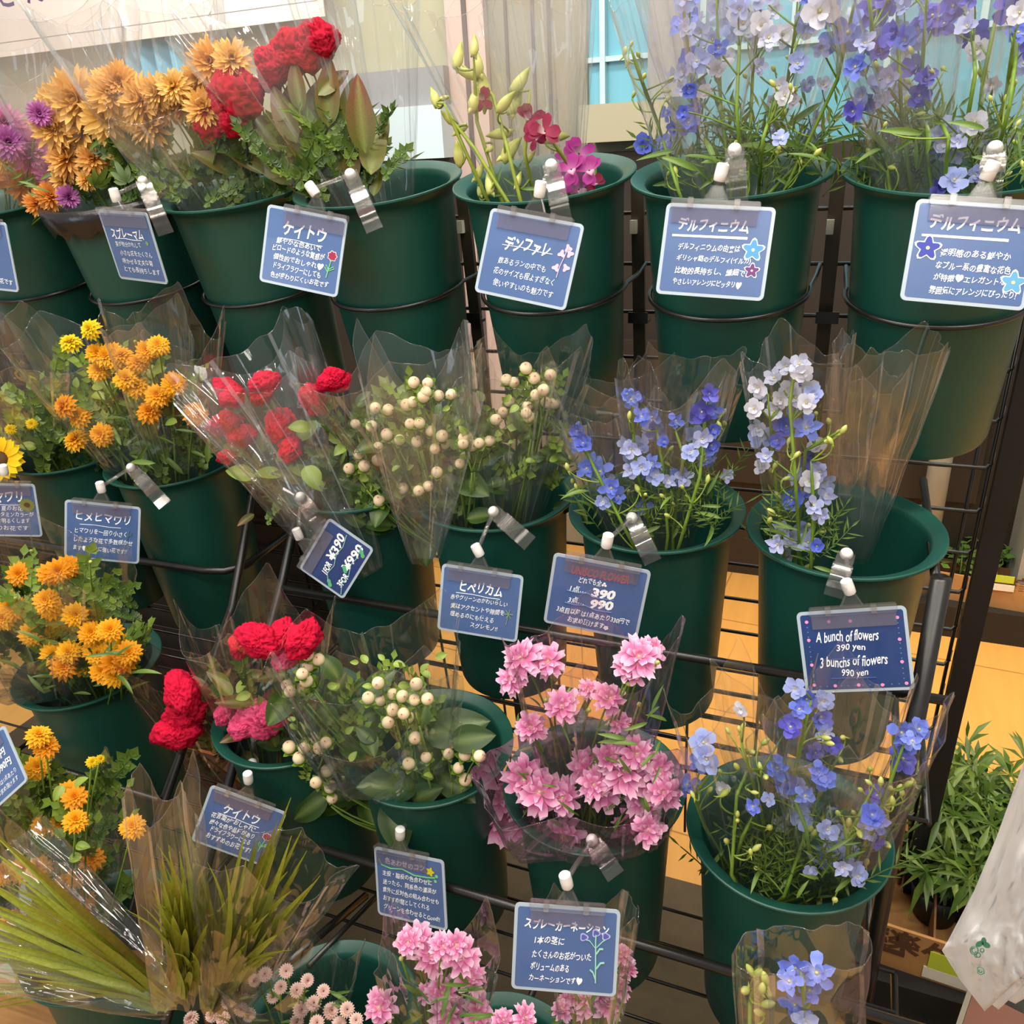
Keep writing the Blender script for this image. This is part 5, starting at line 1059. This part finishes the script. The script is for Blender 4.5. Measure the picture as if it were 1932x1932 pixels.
T = {
 'spraymum': ([('スプレーマム', .12, .82, .30, .16, .02), ('茎が枝分かれして', .14, .70, .46, .08, 0), ('小さな花をたくさん', .18, .88, .60, .085, 0), ('咲かせる丈夫な菊', .18, .84, .73, .085, 0), ('とても長持ちします', .16, .94, .86, .09, 0)], d_mum, 'pale faded blue card about spray chrysanthemums, turned sideways'),
 'keito': ([('ケイトウ', .20, .78, .24, .20, .025), ('鮮やかな色あいで', .14, .74, .42, .09, .012), ('ビロードのような質感が', .10, .80, .53, .095, .012), ('個性的でおしゃれ♥', .12, .80, .66, .095, .012), ('ドライフラワーにしても', .14, .78, .78, .085, .012), ('色が変わりにくいお花です', .11, .90, .90, .085, .012)], d_keito, 'blue card on the cockscombs of the top row, red flower drawn at right'),
 'denfare': ([('デンファレ', .20, .72, .34, .20, .03), ('数あるランの中でも', .17, .72, .58, .085, .0), ('花のサイズも程よすぎなく', .14, .84, .72, .09, .0), ('使いやすいのも魅力です', .16, .86, .87, .09, .0)], d_denf, 'tilted blue card in front of the orchid bucket, pink sprig drawn'),
 'delph': ([('デルフィニウム', .10, .80, .20, .16, .028), ('デルフィニウムの由来は', .13, .74, .46, .085, .012), ('ギリシャ語のデルフィ(イルカ)', .13, .86, .60, .085, .012), ('比較的長持ちし、繊細で', .13, .82, .74, .085, .012), ('やさしいアレンジにピッタリ♥', .12, .80, .88, .085, .012)], d_del, 'blue delphinium card with four lines, blue and purple flowers on the right edge'),
 'delph2': ([('デルフィニウム', .10, .88, .18, .17, .028), ('透明感のある鮮やか', .24, .84, .50, .085, .012), ('なブルー系の豊富な花色', .22, .86, .64, .085, .012), ('が特徴♥エレガントな', .22, .84, .77, .085, .012), ('雰囲気にアレンジにぴったり!', .20, .94, .90, .085, .012)], d_del2, 'blue delphinium card at the right edge of the picture, violet flower drawn at left'),
 'left1': ([('スプレーマム', .12, .80, .25, .16, .02), ('色が豊富で', .14, .70, .50, .09, 0), ('長く咲くお花です', .14, .94, .88, .09, .01)], None, 'blue card cut off at the left edge of the top row'),
 'himawari': ([('ヒマワリ', .30, .82, .22, .22, .02), ('夏のお花!', .5, .82, .45, .10, 0), ('元気なビタミンカラーが', .2, .95, .58, .10, 0), ('お部屋を明るくします', .2, .88, .71, .10, 0), ('人気のお花です', .2, .84, .86, .10, 0)], d_sun, 'blue sunflower card cut off at the left edge of the second row'),
 'hime': ([('ヒメヒマワリ', .12, .88, .23, .17, .018), ('ヒマワリを一回り小さく', .11, .84, .50, .10, .006), ('したような花で多数咲かせ', .10, .93, .66, .10, .006), ('ます♥ 暑さに強い花です!!', .09, .85, .83, .105, .006)], d_hime, 'blue card hanging from the golden daisy bucket of the second row'),
 'for390': ([('1FOR', .16, .38, .44, .14, .03), ('¥390', .42, .92, .38, .20, .03), ('3FOR', .12, .38, .84, .14, .03), ('¥990', .42, .95, .78, .20, .03)], d_for, 'navy price card turned on its side, 1 for 390 and 3 for 990'),
 'hyper': ([('ヒペリカム', .22, .78, .26, .18, .024), ('赤やグリーンのかわいらしい', .11, .86, .45, .085, .006), ('実はアクセントや隙間を', .12, .83, .60, .09, .006), ('埋めるのにも使える', .12, .70, .74, .09, .006), ('スグレモノ!!', .40, .76, .87, .085, .006)], d_hyp, 'slate blue hypericum card hanging below the second row berries'),
 'unisco': ([('どれでも全', .28, .53, .27, .095, .016), ('1点…', .20, .38, .43, .10, .016), ('390', .44, .70, .42, .15, .05), ('3点…', .20, .38, .60, .10, .016), ('990', .44, .70, .60, .15, .05), ('3点目以降は1点あたり330円で', .09, .91, .78, .095, .016), ('お求め頂けます', .23, .64, .91, .095, .016)], d_uni, 'blue price card with a red heading, beside the hypericum card'),
 'bunch': ([('A bunch of flowers', .13, .74, .30, .14, .012), ('390 yen', .32, .60, .46, .11, .012), ('3 bunchs of flowers', .14, .80, .63, .14, .012), ('990 yen', .34, .60, .80, .12, .012)], d_bunch, 'navy card written in English with pink dots round its border'),
 'edge': ([('390円', .55, .86, .34, .14, .03), ('990円', .58, .90, .54, .14, .03), ('3点目以降は1点あたり', .2, .92, .74, .09, 0), ('お求め頂けます', .4, .90, .88, .09, 0)], None, 'tilted blue price card cut off at the left edge of the third row'),
 'keito2': ([('ケイトウ', .22, .72, .26, .20, .022), ('花言葉が“おしゃれ”', .10, .72, .44, .10, .014), ('様々な色や品種があり', .11, .74, .57, .10, .014), ('ドライフラワーになる', .16, .72, .70, .10, .014), ('おすすめのお花です!', .13, .76, .84, .11, .014)], d_keito, 'blue cockscomb card standing behind the grass blades, flower with green stem drawn'),
 'iro': ([('色あわせのコツ', .13, .74, .14, .10, .014), ('主役・脇役の色合わせに', .08, .84, .34, .085, .008), ('迷ったら、同系色の濃淡が', .08, .90, .47, .085, .008), ('意外に反対色の組み合わせも', .07, .93, .61, .085, .008), ('おすすめ!間としてくれる', .07, .78, .74, .085, .008), ('グリーンを合わせるとGood!!', .07, .93, .88, .09, .008)], d_iro, 'blue card with a yellow flower and green vine under its heading'),
 'spraycar': ([('スプレーカーネーション', .07, .92, .20, .13, .030), ('1本の茎に', .18, .48, .39, .10, .014), ('たくさんのお花がついた', .16, .76, .57, .10, .014), ('ボリュームのある', .15, .54, .73, .095, .014), ('カーネーションです♥', .14, .68, .88, .095, .014)], d_car, 'blue spray carnation card low in the middle, purple flowers with stem drawn'),
}
DARK = {'for390', 'bunch', 'unisco', 'hyper', 'iro', 'keito2', 'spraycar', 'edge', 'himawari', 'hime'}
CF = {}
for key, (c, xd, yd, w_, h) in CARDS.items():
    lines, draw, lab = T[key]
    x = Vector(xd).normalized(); y = Vector(yd); y = (y - x * y.dot(x)).normalized(); z = x.cross(y)
    mx = Matrix((x, y, z)).transposed().to_4x4(); mx.translation = Vector(c) + Vector((0, 0, 1.4)); CF[key] = (mx, w_, h)
    b = MB(); plate(b, rrect(w_, h, .005), -.0008, .0006); o = b.build('price_card' if key in ('for390', 'unisco', 'bunch', 'edge') else 'flower_card', M['pouch'], None, smooth=False); o.matrix_world = mx
    tag(o, lab, 'card', 'hand-written blue cards')
    iw, ih = w_ - .0065, h - .0065
    b = MB(); plate(b, rrect(iw, ih, .0025), .0006, .0009); b.build('paper', M['carddark' if key in ('for390', 'bunch') else 'card'], o, smooth=False)
    b = MB()
    for (s, x0, x1, yc, hf, bo) in lines: textline(b, s, x0, x1, yc, hf, iw, ih, bo, slope=R.uniform(-.02, .02), wob=.08)
    if key in ('delph', 'delph2'): plate(b, [((x_ - .5) * iw, (.5 - y_) * ih) for x_, y_ in ((.06, .325), (.80, .315), (.80, .345), (.06, .35))], .0010, .0012)
    elif key not in ('for390', 'unisco', 'bunch', 'edge', 'iro', 'spraycar'): stroke(b, [(.18, .385), (.40, .375), (.60, .39), (.76, .385)], iw, ih, .0004, (1, 1, 1), .0010)
    b.build('handwriting', M['ink2'], o, smooth=False)
    if key == 'unisco':
        b = MB(); textline(b, 'UNISCO FLOWER', .18, .82, .15, .13, iw, ih, .03); b.build('handwriting', pbr('red_pen', L(226, 96, 104), .5), o, smooth=False)
    if draw:
        b = MB(); draw(b, iw, ih); b.build('drawing', M['colour'], o, smooth=False)
CLIP = {   # card: bar from..to along the top edge, knob pixel, upper joint pixel, jaw tip pixel
 'spraymum': (.02, .98, (217, 368), (270, 342), (306, 425), 'A1b'), 'keito': (.22, 1.0, (589, 357), (661, 329), (700, 418), 'A2'), 'denfare': (.08, .88, (1019, 357), (1040, 312), (1058, 400), 'A3'),
 'delph': (.04, .86, (1361, 325), (1386, 283), (1390, 362), 'A4'), 'delph2': (.10, .92, (1868, 322), (1877, 280), (1868, 350), 'A5'), 'himawari': (.3, .95, None, None, None, 'B0'), 'hime': (.09, .88, (190, 919), (247, 882), (300, 940), 'B1'),
 'for390': (.02, .82, (562, 1007), (567, 937), (600, 985), 'B2'), 'hyper': (.06, .86, (901, 1038), (931, 965), (988, 1015), 'B3'), 'unisco': (.12, .90, (1146, 1020), (1192, 977), (1228, 1052), 'B4'), 'bunch': (.12, .92, (1600, 1107), (1597, 1045), (1575, 1118), 'B5'),
 'keito2': (.06, .84, (468, 1467), (476, 1440), None, 'C1'), 'iro': (.02, .78, (755, 1572), (775, 1540), None, 'C2'), 'spraycar': (.14, .86, (1068, 1661), (1117, 1585), (1150, 1635), 'C3'), 'left1': (.1, .9, None, None, None, 'A0'), 'edge': (.1, .9, None, None, None, 'C0')}
CL = {'spraymum': 'clear hinged clip holding the faded spray chrysanthemum card', 'keito': 'clear hinged clip holding the top row cockscomb card', 'denfare': 'clear hinged clip holding the tilted orchid card', 'delph': 'clear hinged clip holding the left delphinium card', 'delph2': 'clear hinged clip holding the delphinium card at the right edge', 'himawari': 'clear clip holding the sunflower card at the left edge', 'hime': 'clear hinged clip holding the golden daisy card', 'for390': 'clear hinged clip with vertical rod holding the sideways price card', 'hyper': 'clear hinged clip holding the slate hypericum card', 'unisco': 'clear hinged clip holding the price card with the red heading', 'bunch': 'clear clip on the half-empty bucket holding the English card', 'keito2': 'clear clip holding the cockscomb card behind the grass', 'iro': 'clear clip holding the card with the yellow flower and vine', 'spraycar': 'clear hinged clip holding the spray carnation card', 'left1': 'clear clip holding the cut-off card at the left edge of the top row', 'edge': 'clear clip holding the cut-off price card at the left of the third row'}
def part_mx(name, b, mat, root, mx, smooth=True, edge=math.radians(40)):
    me = b.mesh(name, M[mat], smooth); me.set_sharp_from_angle(angle=edge); l = mx.copy(); l.translation = mx.translation - root.location
    return link(name, me, root, mx=l)
for key, (f0, f1, kn, jo, jw, pk) in CLIP.items():
    mx, w_, h = CF[key]; xa, xb = (f0 - .5) * w_, (f1 - .5) * w_; xm = (xa + xb) / 2; top = h / 2
    rt = empty('card_clip', mx @ Vector((xm, top, 0)), CL[key], 'clip', 'clear card clips')
    b = MB(); plate(b, [(x + xm, y + top - .0005) for x, y in rrect(xb - xa, .0085, .002)], -.003, .004); part_mx('clamp_bar', b, 'acrylic', rt, mx)
    b = MB(); plate(b, [(x + xm, y + top - .0115) for x, y in rrect(xb - xa - .003, .0135, .0012)], .0022, .0028); part_mx('flap', b, 'flap', rt, mx)
    for fx in (.22, .74):
        b = MB(); b.box((xa + (xb - xa) * fx, top + .0002, .0035), (.0052, .0092, .0045)); part_mx('hinge', b, 'white' if False else 'acrylic', rt, mx)
    tw = .0115
    b = MB()
    b.add([(xm - tw, top + .003, -.001), (xm + tw, top + .003, -.001), (xm + .0042, top + .0165, -.001), (xm - .0042, top + .0165, -.001), (xm - tw, top + .003, .0035), (xm + tw, top + .003, .0035), (xm + .0042, top + .0165, .0035), (xm - .0042, top + .0165, .0035)], [(3, 2, 1, 0), (4, 5, 6, 7), (0, 1, 5, 4), (1, 2, 6, 5), (2, 3, 7, 6), (3, 0, 4, 7)])
    for s_ in (-1, 1): b.tube([(xm + s_ * tw * .9, top + .004, .004), (xm + s_ * .004, top + .0165, .004)], .0011, 6)
    part_mx('neck', b, 'jaw', rt, mx, smooth=False)
    Ptop = mx @ Vector((xm, top + .017, .001))
    if kn is None: K = mx @ Vector((xm, top + .022, .001)); kd = mx.to_3x3() @ Vector((0, 1, 0))
    else:
        K = at(kn[0], kn[1], Ptop.y); kd = (K - Ptop).normalized() if (K - Ptop).length > .004 else mx.to_3x3() @ Vector((0, 1, 0))
    fr = frame(kd, -AF).to_4x4(); fr.translation = K
    b = MB(); b.lathe([(.0, -.0082), (.0048, -.0080), (.0058, -.0068), (.0060, .0), (.0058, .0068), (.0046, .0080), (.0, .0082)], 14); part_mx('knob', b, 'white', rt, fr)
    b = MB(); b.tube([Ptop - rt.location, K - rt.location], .003, 8); b.build('pin', M['acrylic'], rt)
    if jo is None: continue
    rimY = pots[pk].location.y - .100
    J = at(jo[0], jo[1], rimY + (.012 if jw else .03))
    b = MB(); b.tube([K - rt.location, J - rt.location], .0026, 10); b.build('rod', M['acrylic'], rt)
    b = MB(); ball(b, J - rt.location, .0066, (1, 1, 1), 14, 8); b.build('joint', M['white'], rt)
    if jw is None: continue
    Q = at(jw[0], jw[1], rimY - .018)
    d = (Q - J); ln = d.length; d.normalize(); xx = d.cross(EYE - J).normalized(); zz = xx.cross(d)
    fr = Matrix((xx, d, zz)).transposed().to_4x4(); fr.translation = J
    for s_ in (0, 1):
        b = MB(); n = 9; vs = []
        for i in range(n):
            t = i / (n - 1); off = (.003 + .004 * math.sin(t * PI * .9) + (.010 * max(0, t - .72) / .28)) * (1 if s_ == 0 else -1.1)
            wd = .0085 + .0015 * t - (.002 if .25 < t < .4 else 0)
            for dz_ in (0, .0012 if s_ == 0 else -.0012):
                for sx in (-1, 1): vs.append((wd * sx, ln * t, off + dz_))
        fs = []
        for i in range(n - 1):
            a = i * 4; c_ = a + 4
            fs += [(a, a + 1, c_ + 1, c_), (a + 2, c_ + 2, c_ + 3, a + 3), (a, c_, c_ + 2, a + 2), (a + 1, a + 3, c_ + 3, c_ + 1)]
        fs += [(0, 2, 3, 1), ((n - 1) * 4, (n - 1) * 4 + 1, (n - 1) * 4 + 3, (n - 1) * 4 + 2)]
        b.add(vs, fs); part_mx('jaw', b, 'jaw', rt, fr)
    for t in (.36, .46):
        b = MB(); b.tube([(-.0098, ln * t, 0), (.0098, ln * t, 0)], .0042, 10); part_mx('spring', b, 'acrylic', rt, fr)

# ------------------------------------------------------------------ potted plants on the floor to the right
def tray(label, front_l, front_r, zb, depth, h, cells, name='cardboard_tray', row=.5):
    # open cardboard tray; front bottom edge runs between two pixels on height zb
    A, B = atz(*front_l, zb), atz(*front_r, zb); x = (B - A); Wd = x.length; x.normalize(); y = Vector((-x.y, x.x, 0)); z = UP
    if y.y < 0: y = -y
    rt = empty(name, A.lerp(B, .5) + y * depth / 2, label, 'box')
    def put_(nm, b, mat): o = b.build(nm, M[mat], rt, smooth=False); return o
    M3 = Matrix((x, y, z)).transposed(); o0 = -y * depth / 2
    b = MB(); th = .005
    for c, s in ((Vector((0, 0, th / 2)), (Wd, depth, th)), (Vector((0, -depth / 2, h / 2)), (Wd, th, h)), (Vector((0, depth / 2, h / 2)), (Wd, th, h)), (Vector((-Wd / 2, 0, h / 2)), (th, depth, h)), (Vector((Wd / 2, 0, h / 2)), (th, depth, h))): b.box(M3 @ c, s, M3=M3)
    put_('box_body', b, 'board')
    nx, ny = cells; b = MB()
    for i in range(1, nx): b.box(M3 @ Vector((-Wd / 2 + Wd * i / nx, 0, h * .55)), (.003, depth, h * .8), M3=M3)
    for i in range(1, ny): b.box(M3 @ Vector((0, -depth / 2 + depth * i / ny, h * .55)), (Wd, .003, h * .8), M3=M3)
    if nx > 1 or ny > 1: put_('divider', b, 'boardin')
    return rt, M3, Wd, A.lerp(B, .5) + y * depth / 2
BL_ = []
def frond_plant(P, hgt, label, group, kind='palm', n=9, potr=.04, poth=.06, potmat='brown'):
    rt = empty('potted_plant', P, label, 'plant', group)
    b = MB(); b.lathe([(.0, 0), (potr * .75, 0), (potr, poth), (potr * .93, poth), (potr * .9, poth * .8), (.0, poth * .8)], 20); b.build('plant_pot', M['blackmat'], rt)
    b = MB(); b.lathe([(.0, poth * .84), (potr * .9, poth * .82)], 16); b.build('soil', M['soil'], rt)
    for i in range(n):
        a = 2 * PI * i / n + R.uniform(-.3, .3); el = R.uniform(.5, 1.3); ln = hgt * R.uniform(.7, 1.05)
        d = Vector((math.cos(a) * math.cos(el), math.sin(a) * math.cos(el), math.sin(el))); p0 = Vector((R.uniform(-.01, .01), R.uniform(-.01, .01), poth * .8)); p2 = p0 + d * ln - UP * ln * .12; p1 = p0 + UP * ln * .55
        nb = 17 if kind == 'palm' else 9; pts = bez(p0, p1, p2, nb); b = MB(); b.tube(pts, [.0016] * 5 + [.001] * (nb - 5), 5, c3(120, 150, 60))
        if kind == 'palm':
            for k in (nb - 1, int(nb * .72), int(nb * .5)):
                q0 = pts[k]; axd = (pts[k] - pts[k - 1]).normalized(); u1 = axd.orthogonal().normalized(); v1 = axd.cross(u1); a0 = R.uniform(0, 6)
                for m in range(8):
                    a3 = a0 + m * .785; dirv = (u1 * math.cos(a3) + v1 * math.sin(a3) + axd * .55).normalized(); l2 = hgt * R.uniform(.34, .5); wn = dirv.cross(UP).normalized() * .0052
                    tip = q0 + dirv * l2 - UP * l2 * .3; m_ = q0 + dirv * l2 * .5 - UP * l2 * .03
                    c_ = lerp(c3(58, 90, 28), c3(112, 138, 54), R.random()); b.add([q0, m_ + wn, tip, m_ - wn, m_ + UP * .0018], [(0, 1, 4), (1, 2, 4), (2, 3, 4), (3, 0, 4)], c_)
        else:
            for k in (4, 6, 8):
                q0 = pts[k]; a2 = R.uniform(0, 6.28); e1 = Vector((math.cos(a2), math.sin(a2), -.2)); e2 = Vector((-math.sin(a2), math.cos(a2), .1)); s2 = hgt * .22
                b.add([q0, q0 + e1 * s2 * .5 + e2 * s2 * .45, q0 + e1 * s2, q0 + e1 * s2 * .5 - e2 * s2 * .45, q0 + e1 * s2 * .5 - UP * .004], [(0, 1, 4), (1, 2, 4), (2, 3, 4), (3, 0, 4)], lerp(c3(74, 110, 44), c3(104, 140, 60), R.random()))
        b.build('frond' if kind == 'palm' else 'leaf_spray', M['waxy'], rt)
    return rt
GP = 'small potted foliage plants on the floor'
ZP = .10
# low black plinths
def plinth(p, label, x0, x1, y0, y1, h):
    b = MB(); b.box(((x0 + x1) / 2, (y0 + y1) / 2, h / 2), (x1 - x0, y1 - y0, h)); o = b.build('plinth', M['blackmat'], smooth=False); tag(o, label, 'plinth'); return o
fa, fb = atz(1780, 1125, ZP), atz(1990, 1165, ZP)
plinth(0, 'low black plinth by the back wall under the far cardboard tray', fa.x - .08, fb.x + .3, min(fa.y, fb.y) - .02, 2.68, ZP)
rt, M3, Wd, ctr = tray('far cardboard tray of seedlings with a lime label, behind the black post', (1760, 1125), (1990, 1165), ZP, .30, .085, (4, 3))
b = MB(); f_ = Vector((-.0, -.153, .03)); P = at(1885, 1108, ctr.y - .16)
b.box(P, (.075, .002, .020)); o = b.build('label', M['labelwhite'], rt, smooth=False); o.location = -rt.location
b = MB(); P2 = at(1887, 1092, ctr.y - .159); b.box(P2, (.070, .002, .022)); o = b.build('label', M['lime'], rt, smooth=False); o.location = -rt.location
for (x, y), l in (((1800, 1015), 'seedling in the far tray seen through the wire grid'), ((1815, 1075), 'seedling in the far tray low behind the grid rungs'), ((1880, 1062), 'seedling in the middle of the far tray right of the black post'), ((1895, 1015), 'seedling at the back of the far tray beside the post'), ((1926, 1080), 'seedling in the far tray at the right edge of the picture')):
    Pp = atz(x, y + 8, ZP + .05); frond_plant(Vector((Pp.x, min(2.58, Pp.y), ZP + .008)), .13, l, GP, 'leafy', 7, .032, .05)
b = MB(); tt = textmesh('植物', .03); s_ = .05; P3 = at(1926, 1108, ctr.y - .159)
b.add([(P3.x + v.x * s_ - .03, P3.y, P3.z + v.y * s_ - .015) for v in tt[0]], tt[1]); o = b.build('print', M['printbrown'], rt, smooth=False); o.location = -rt.location
# near tray
ZN = .19
fa, fb = atz(1690, 1822, ZN), atz(1830, 1872, ZN)
plinth(1, 'low black plinth under the near tray of palms, steel strip on its edge', fa.x - .10, fb.x + .55, fa.y - .035, fa.y + .43, ZN)
pl = bpy.data.objects['plinth.001']
b = MB(); b.box((fa.x + .2, fa.y - .038, ZN - .075), (.62, .008, .014)); b.build('edge_strip', M['steel'], pl, smooth=False)
rt, M3, Wd, ctr = tray('near cardboard tray of table palms with brown printed characters', (1650, 1812), (1850, 1880), ZN, .40, .085, (2, 2))
nA = M3 @ Vector((0, -1, 0))
b = MB(); tt = textmesh('葉楽々', .04); s_ = .044
b.add([ctr + M3 @ Vector((-.105 + v.x * s_, -.2032, .045 + v.y * s_)) for v in tt[0]], tt[1]); o = b.build('print', M['printbrown'], rt, smooth=False); o.location = -rt.location
b = MB(); b.box(ctr + M3 @ Vector((-.08, -.2032, .036)), (.09, .001, .010), M3=M3); o = b.build('print', M['printbrown'], rt, smooth=False); o.location = -rt.location
b = MB(); b.box(ctr + M3 @ Vector((.035, -.2034, .045)), (.075, .002, .035), M3=M3); o = b.build('label', M['lime'], rt, smooth=False); o.location = -rt.location
b = MB(); b.box(ctr + M3 @ Vector((.035, -.2036, .017)), (.085, .002, .022), M3=M3); o = b.build('label', M['labelwhite'], rt, smooth=False); o.location = -rt.location
for (x, y), l, k, hh in (((1845, 1560), 'table palm at the back of the near tray against the tiles', 'palm', .17), ((1810, 1620), 'bushy table palm in the middle of the near tray', 'palm', .17), ((1835, 1680), 'dark green table palm at the front of the near tray', 'palm', .14), ((1770, 1680), 'small-leaved plant at the front left of the near tray', 'leafy', .12), ((1760, 1560), 'pale plant in the near tray partly behind the black post', 'leafy', .15), ((1868, 1620), 'table palm in the near tray beside the plastic bag', 'palm', .15)):
    Pp = atz(x, y, ZN + .06); frond_plant(Vector((Pp.x, Pp.y, ZN + .008)), hh, l, GP, k, 11 if k == 'palm' else 9, .042, .062)
# clear sleeve round the plants of the near tray
# low red-brown table corner at the bottom right
ZT = .27
A, B = atz(1803, 1934, ZT), atz(1828, 1860, ZT); dAB = (B - A).normalized(); rgt = Vector((dAB.y, -dAB.x, 0))
A = A - dAB * .25
def slabp(p, w0, w1, ln, z0, z1, mat, name, parent=None):
    b = MB(); q = [p + rgt * w0, p + rgt * w1, p + rgt * w1 + dAB * ln, p + rgt * w0 + dAB * ln]
    b.add([Vector((v.x, v.y, z0)) for v in q] + [Vector((v.x, v.y, z1)) for v in q], [(3, 2, 1, 0), (4, 5, 6, 7), (0, 1, 5, 4), (1, 2, 6, 5), (2, 3, 7, 6), (3, 0, 4, 7)])
    return b.build(name, M[mat], parent, smooth=False)
LT = (B - A).length
o = slabp(A, .007, .45, LT, ZT - .03, ZT, 'redwood', 'low_table'); tag(o, 'low red-brown table corner below the white plastic bag', 'table')
slabp(A, 0, .0065, LT, ZT - .032, ZT + .001, 'steel', 'metal_edge', o)
for f, g_ in ((.02, .02), (.02, .40), (LT - .05, .02), (LT - .05, .40)): slabp(A + dAB * f, g_, g_ + .03, .03, 0, ZT - .03, 'blackmat', 'leg', o)
# plastic bag hanging in the foreground at the right
YBG = .40
out = [(1990, 1300), (1934, 1430), (1880, 1580), (1838, 1680), (1790, 1772), (1777, 1793), (1812, 1850), (1858, 1908), (1862, 1888), (1884, 1905), (1896, 1884), (1916, 1894), (1940, 1880), (1990, 1890), (2060, 1900)]
inn = [(2080, 1300), (2060, 1430), (2040, 1560), (2030, 1640), (2010, 1700), (2000, 1730), (1990, 1760), (1985, 1790), (1990, 1800), (1995, 1800), (2000, 1800), (2010, 1810), (2020, 1810), (2040, 1820), (2080, 1830)]
def dens(l):
    r_ = []
    for a, b_ in zip(l[:-1], l[1:]): r_ += [(a[0] + (b_[0] - a[0]) * k / 5, a[1] + (b_[1] - a[1]) * k / 5) for k in range(5)]
    return r_ + [l[-1]]
out, inn = dens(out), dens(inn)
rt = empty('plastic_bag', at(1930, 1860, YBG), 'translucent white plastic bag with a green clover mark hanging at right', 'bag')
def bagside(dy, seed, shrink=0.0):
    b = MB(); n = 30; vs = []
    for i, (o_, q_) in enumerate(zip(out, inn)):
        for k in range(n + 1):
            t = k / n; t2 = t * (1 - shrink) + shrink; x = o_[0] + (q_[0] - o_[0]) * t2; y = o_[1] + (q_[1] - o_[1]) * t2
            bul = math.sin(min(1, t * 1.25) * PI * .5)
            wv = .020 * (1 - 2 * abs(noise.noise(Vector((x * .017 + y * .004, y * .005 - x * .003, seed))))) + .007 * (1 - 2 * abs(noise.noise(Vector((x * .05, y * .03, seed + 4))))) 
            vs.append(at(x, y, YBG + dy * bul + wv * (.25 + .75 * bul)) - rt.location)
    w_ = n + 1
    b.add(vs, [(i * w_ + k, i * w_ + k + 1, (i + 1) * w_ + k + 1, (i + 1) * w_ + k) for i in range(len(out) - 1) for k in range(n)]); return b
for dy, sd, nm, sh in ((-.045, 1, 'front_sheet', 0), (.045, 5, 'back_sheet', 0), (.0, 9, 'gusset', .30), (.012, 14, 'gusset', .42)):
    o = bagside(dy, sd, sh).build(nm, M['bag'], rt)
def bpt(x, y): return at(x, y, YBG - .052) - rt.location
b = MB()
for cx, cy, rr, a in ((1848, 1781, 9, -.5), (1861, 1783, 9, .5), (1851, 1774, 0, 0), (1856, 1776, 8.5, 1.5)):
    if not rr: continue
    vs = [bpt(cx, cy)]
    for i in range(14): t = 2 * PI * i / 14; u, v = rr * .9 * math.cos(t), rr * .6 * math.sin(t); vs.append(bpt(cx + u * math.cos(a) - v * math.sin(a), cy + u * math.sin(a) + v * math.cos(a)))
    b.add(vs, [(0, 1 + i, 1 + (i + 1) % 14) for i in range(14)])
mp_ = mpp(at(1850, 1790, YBG - .052))
def ring(cx, cy, r_, a0=0, a1=6.28, th=1.0): b.tube([bpt(cx + r_ * math.cos(a0 + (a1 - a0) * i / 16), cy + r_ * math.sin(a0 + (a1 - a0) * i / 16)) for i in range(17)], th * mp_, 5)
ring(1838, 1793, 7.5); ring(1838, 1793, 4.5, .5, 5); ring(1846, 1802, 4); ring(1853, 1793, 3.5); ring(1842, 1803, 3, 1, 5)
b.tube([bpt(x, y) for x, y in ((1844, 1826), (1849, 1824), (1856, 1828), (1857, 1836), (1850, 1839), (1845, 1836), (1844, 1826))], .8 * mp_, 5); ring(1850, 1832, 3, 0, 4)
b.build('print', M['bagprint'], rt)
# cardboard pieces on the floor at the lower left
P = atz(60, 1925, .35); b = MB(); M3 = Matrix.Rotation(.3, 3, 'Z'); b.box((P.x, P.y, .20), (.34, .22, .30), M3=M3); o = b.build('cardboard_box', M['board'], smooth=False); tag(o, 'plain cardboard box at the lower left corner', 'box')
b = MB(); b.box((P.x + .05, P.y - .10, .36), (.26, .10, .004), M3=Matrix.Rotation(.3, 3, 'Z') @ Matrix.Rotation(-.35, 3, 'X')); b.build('flap', M['board'], o, smooth=False)
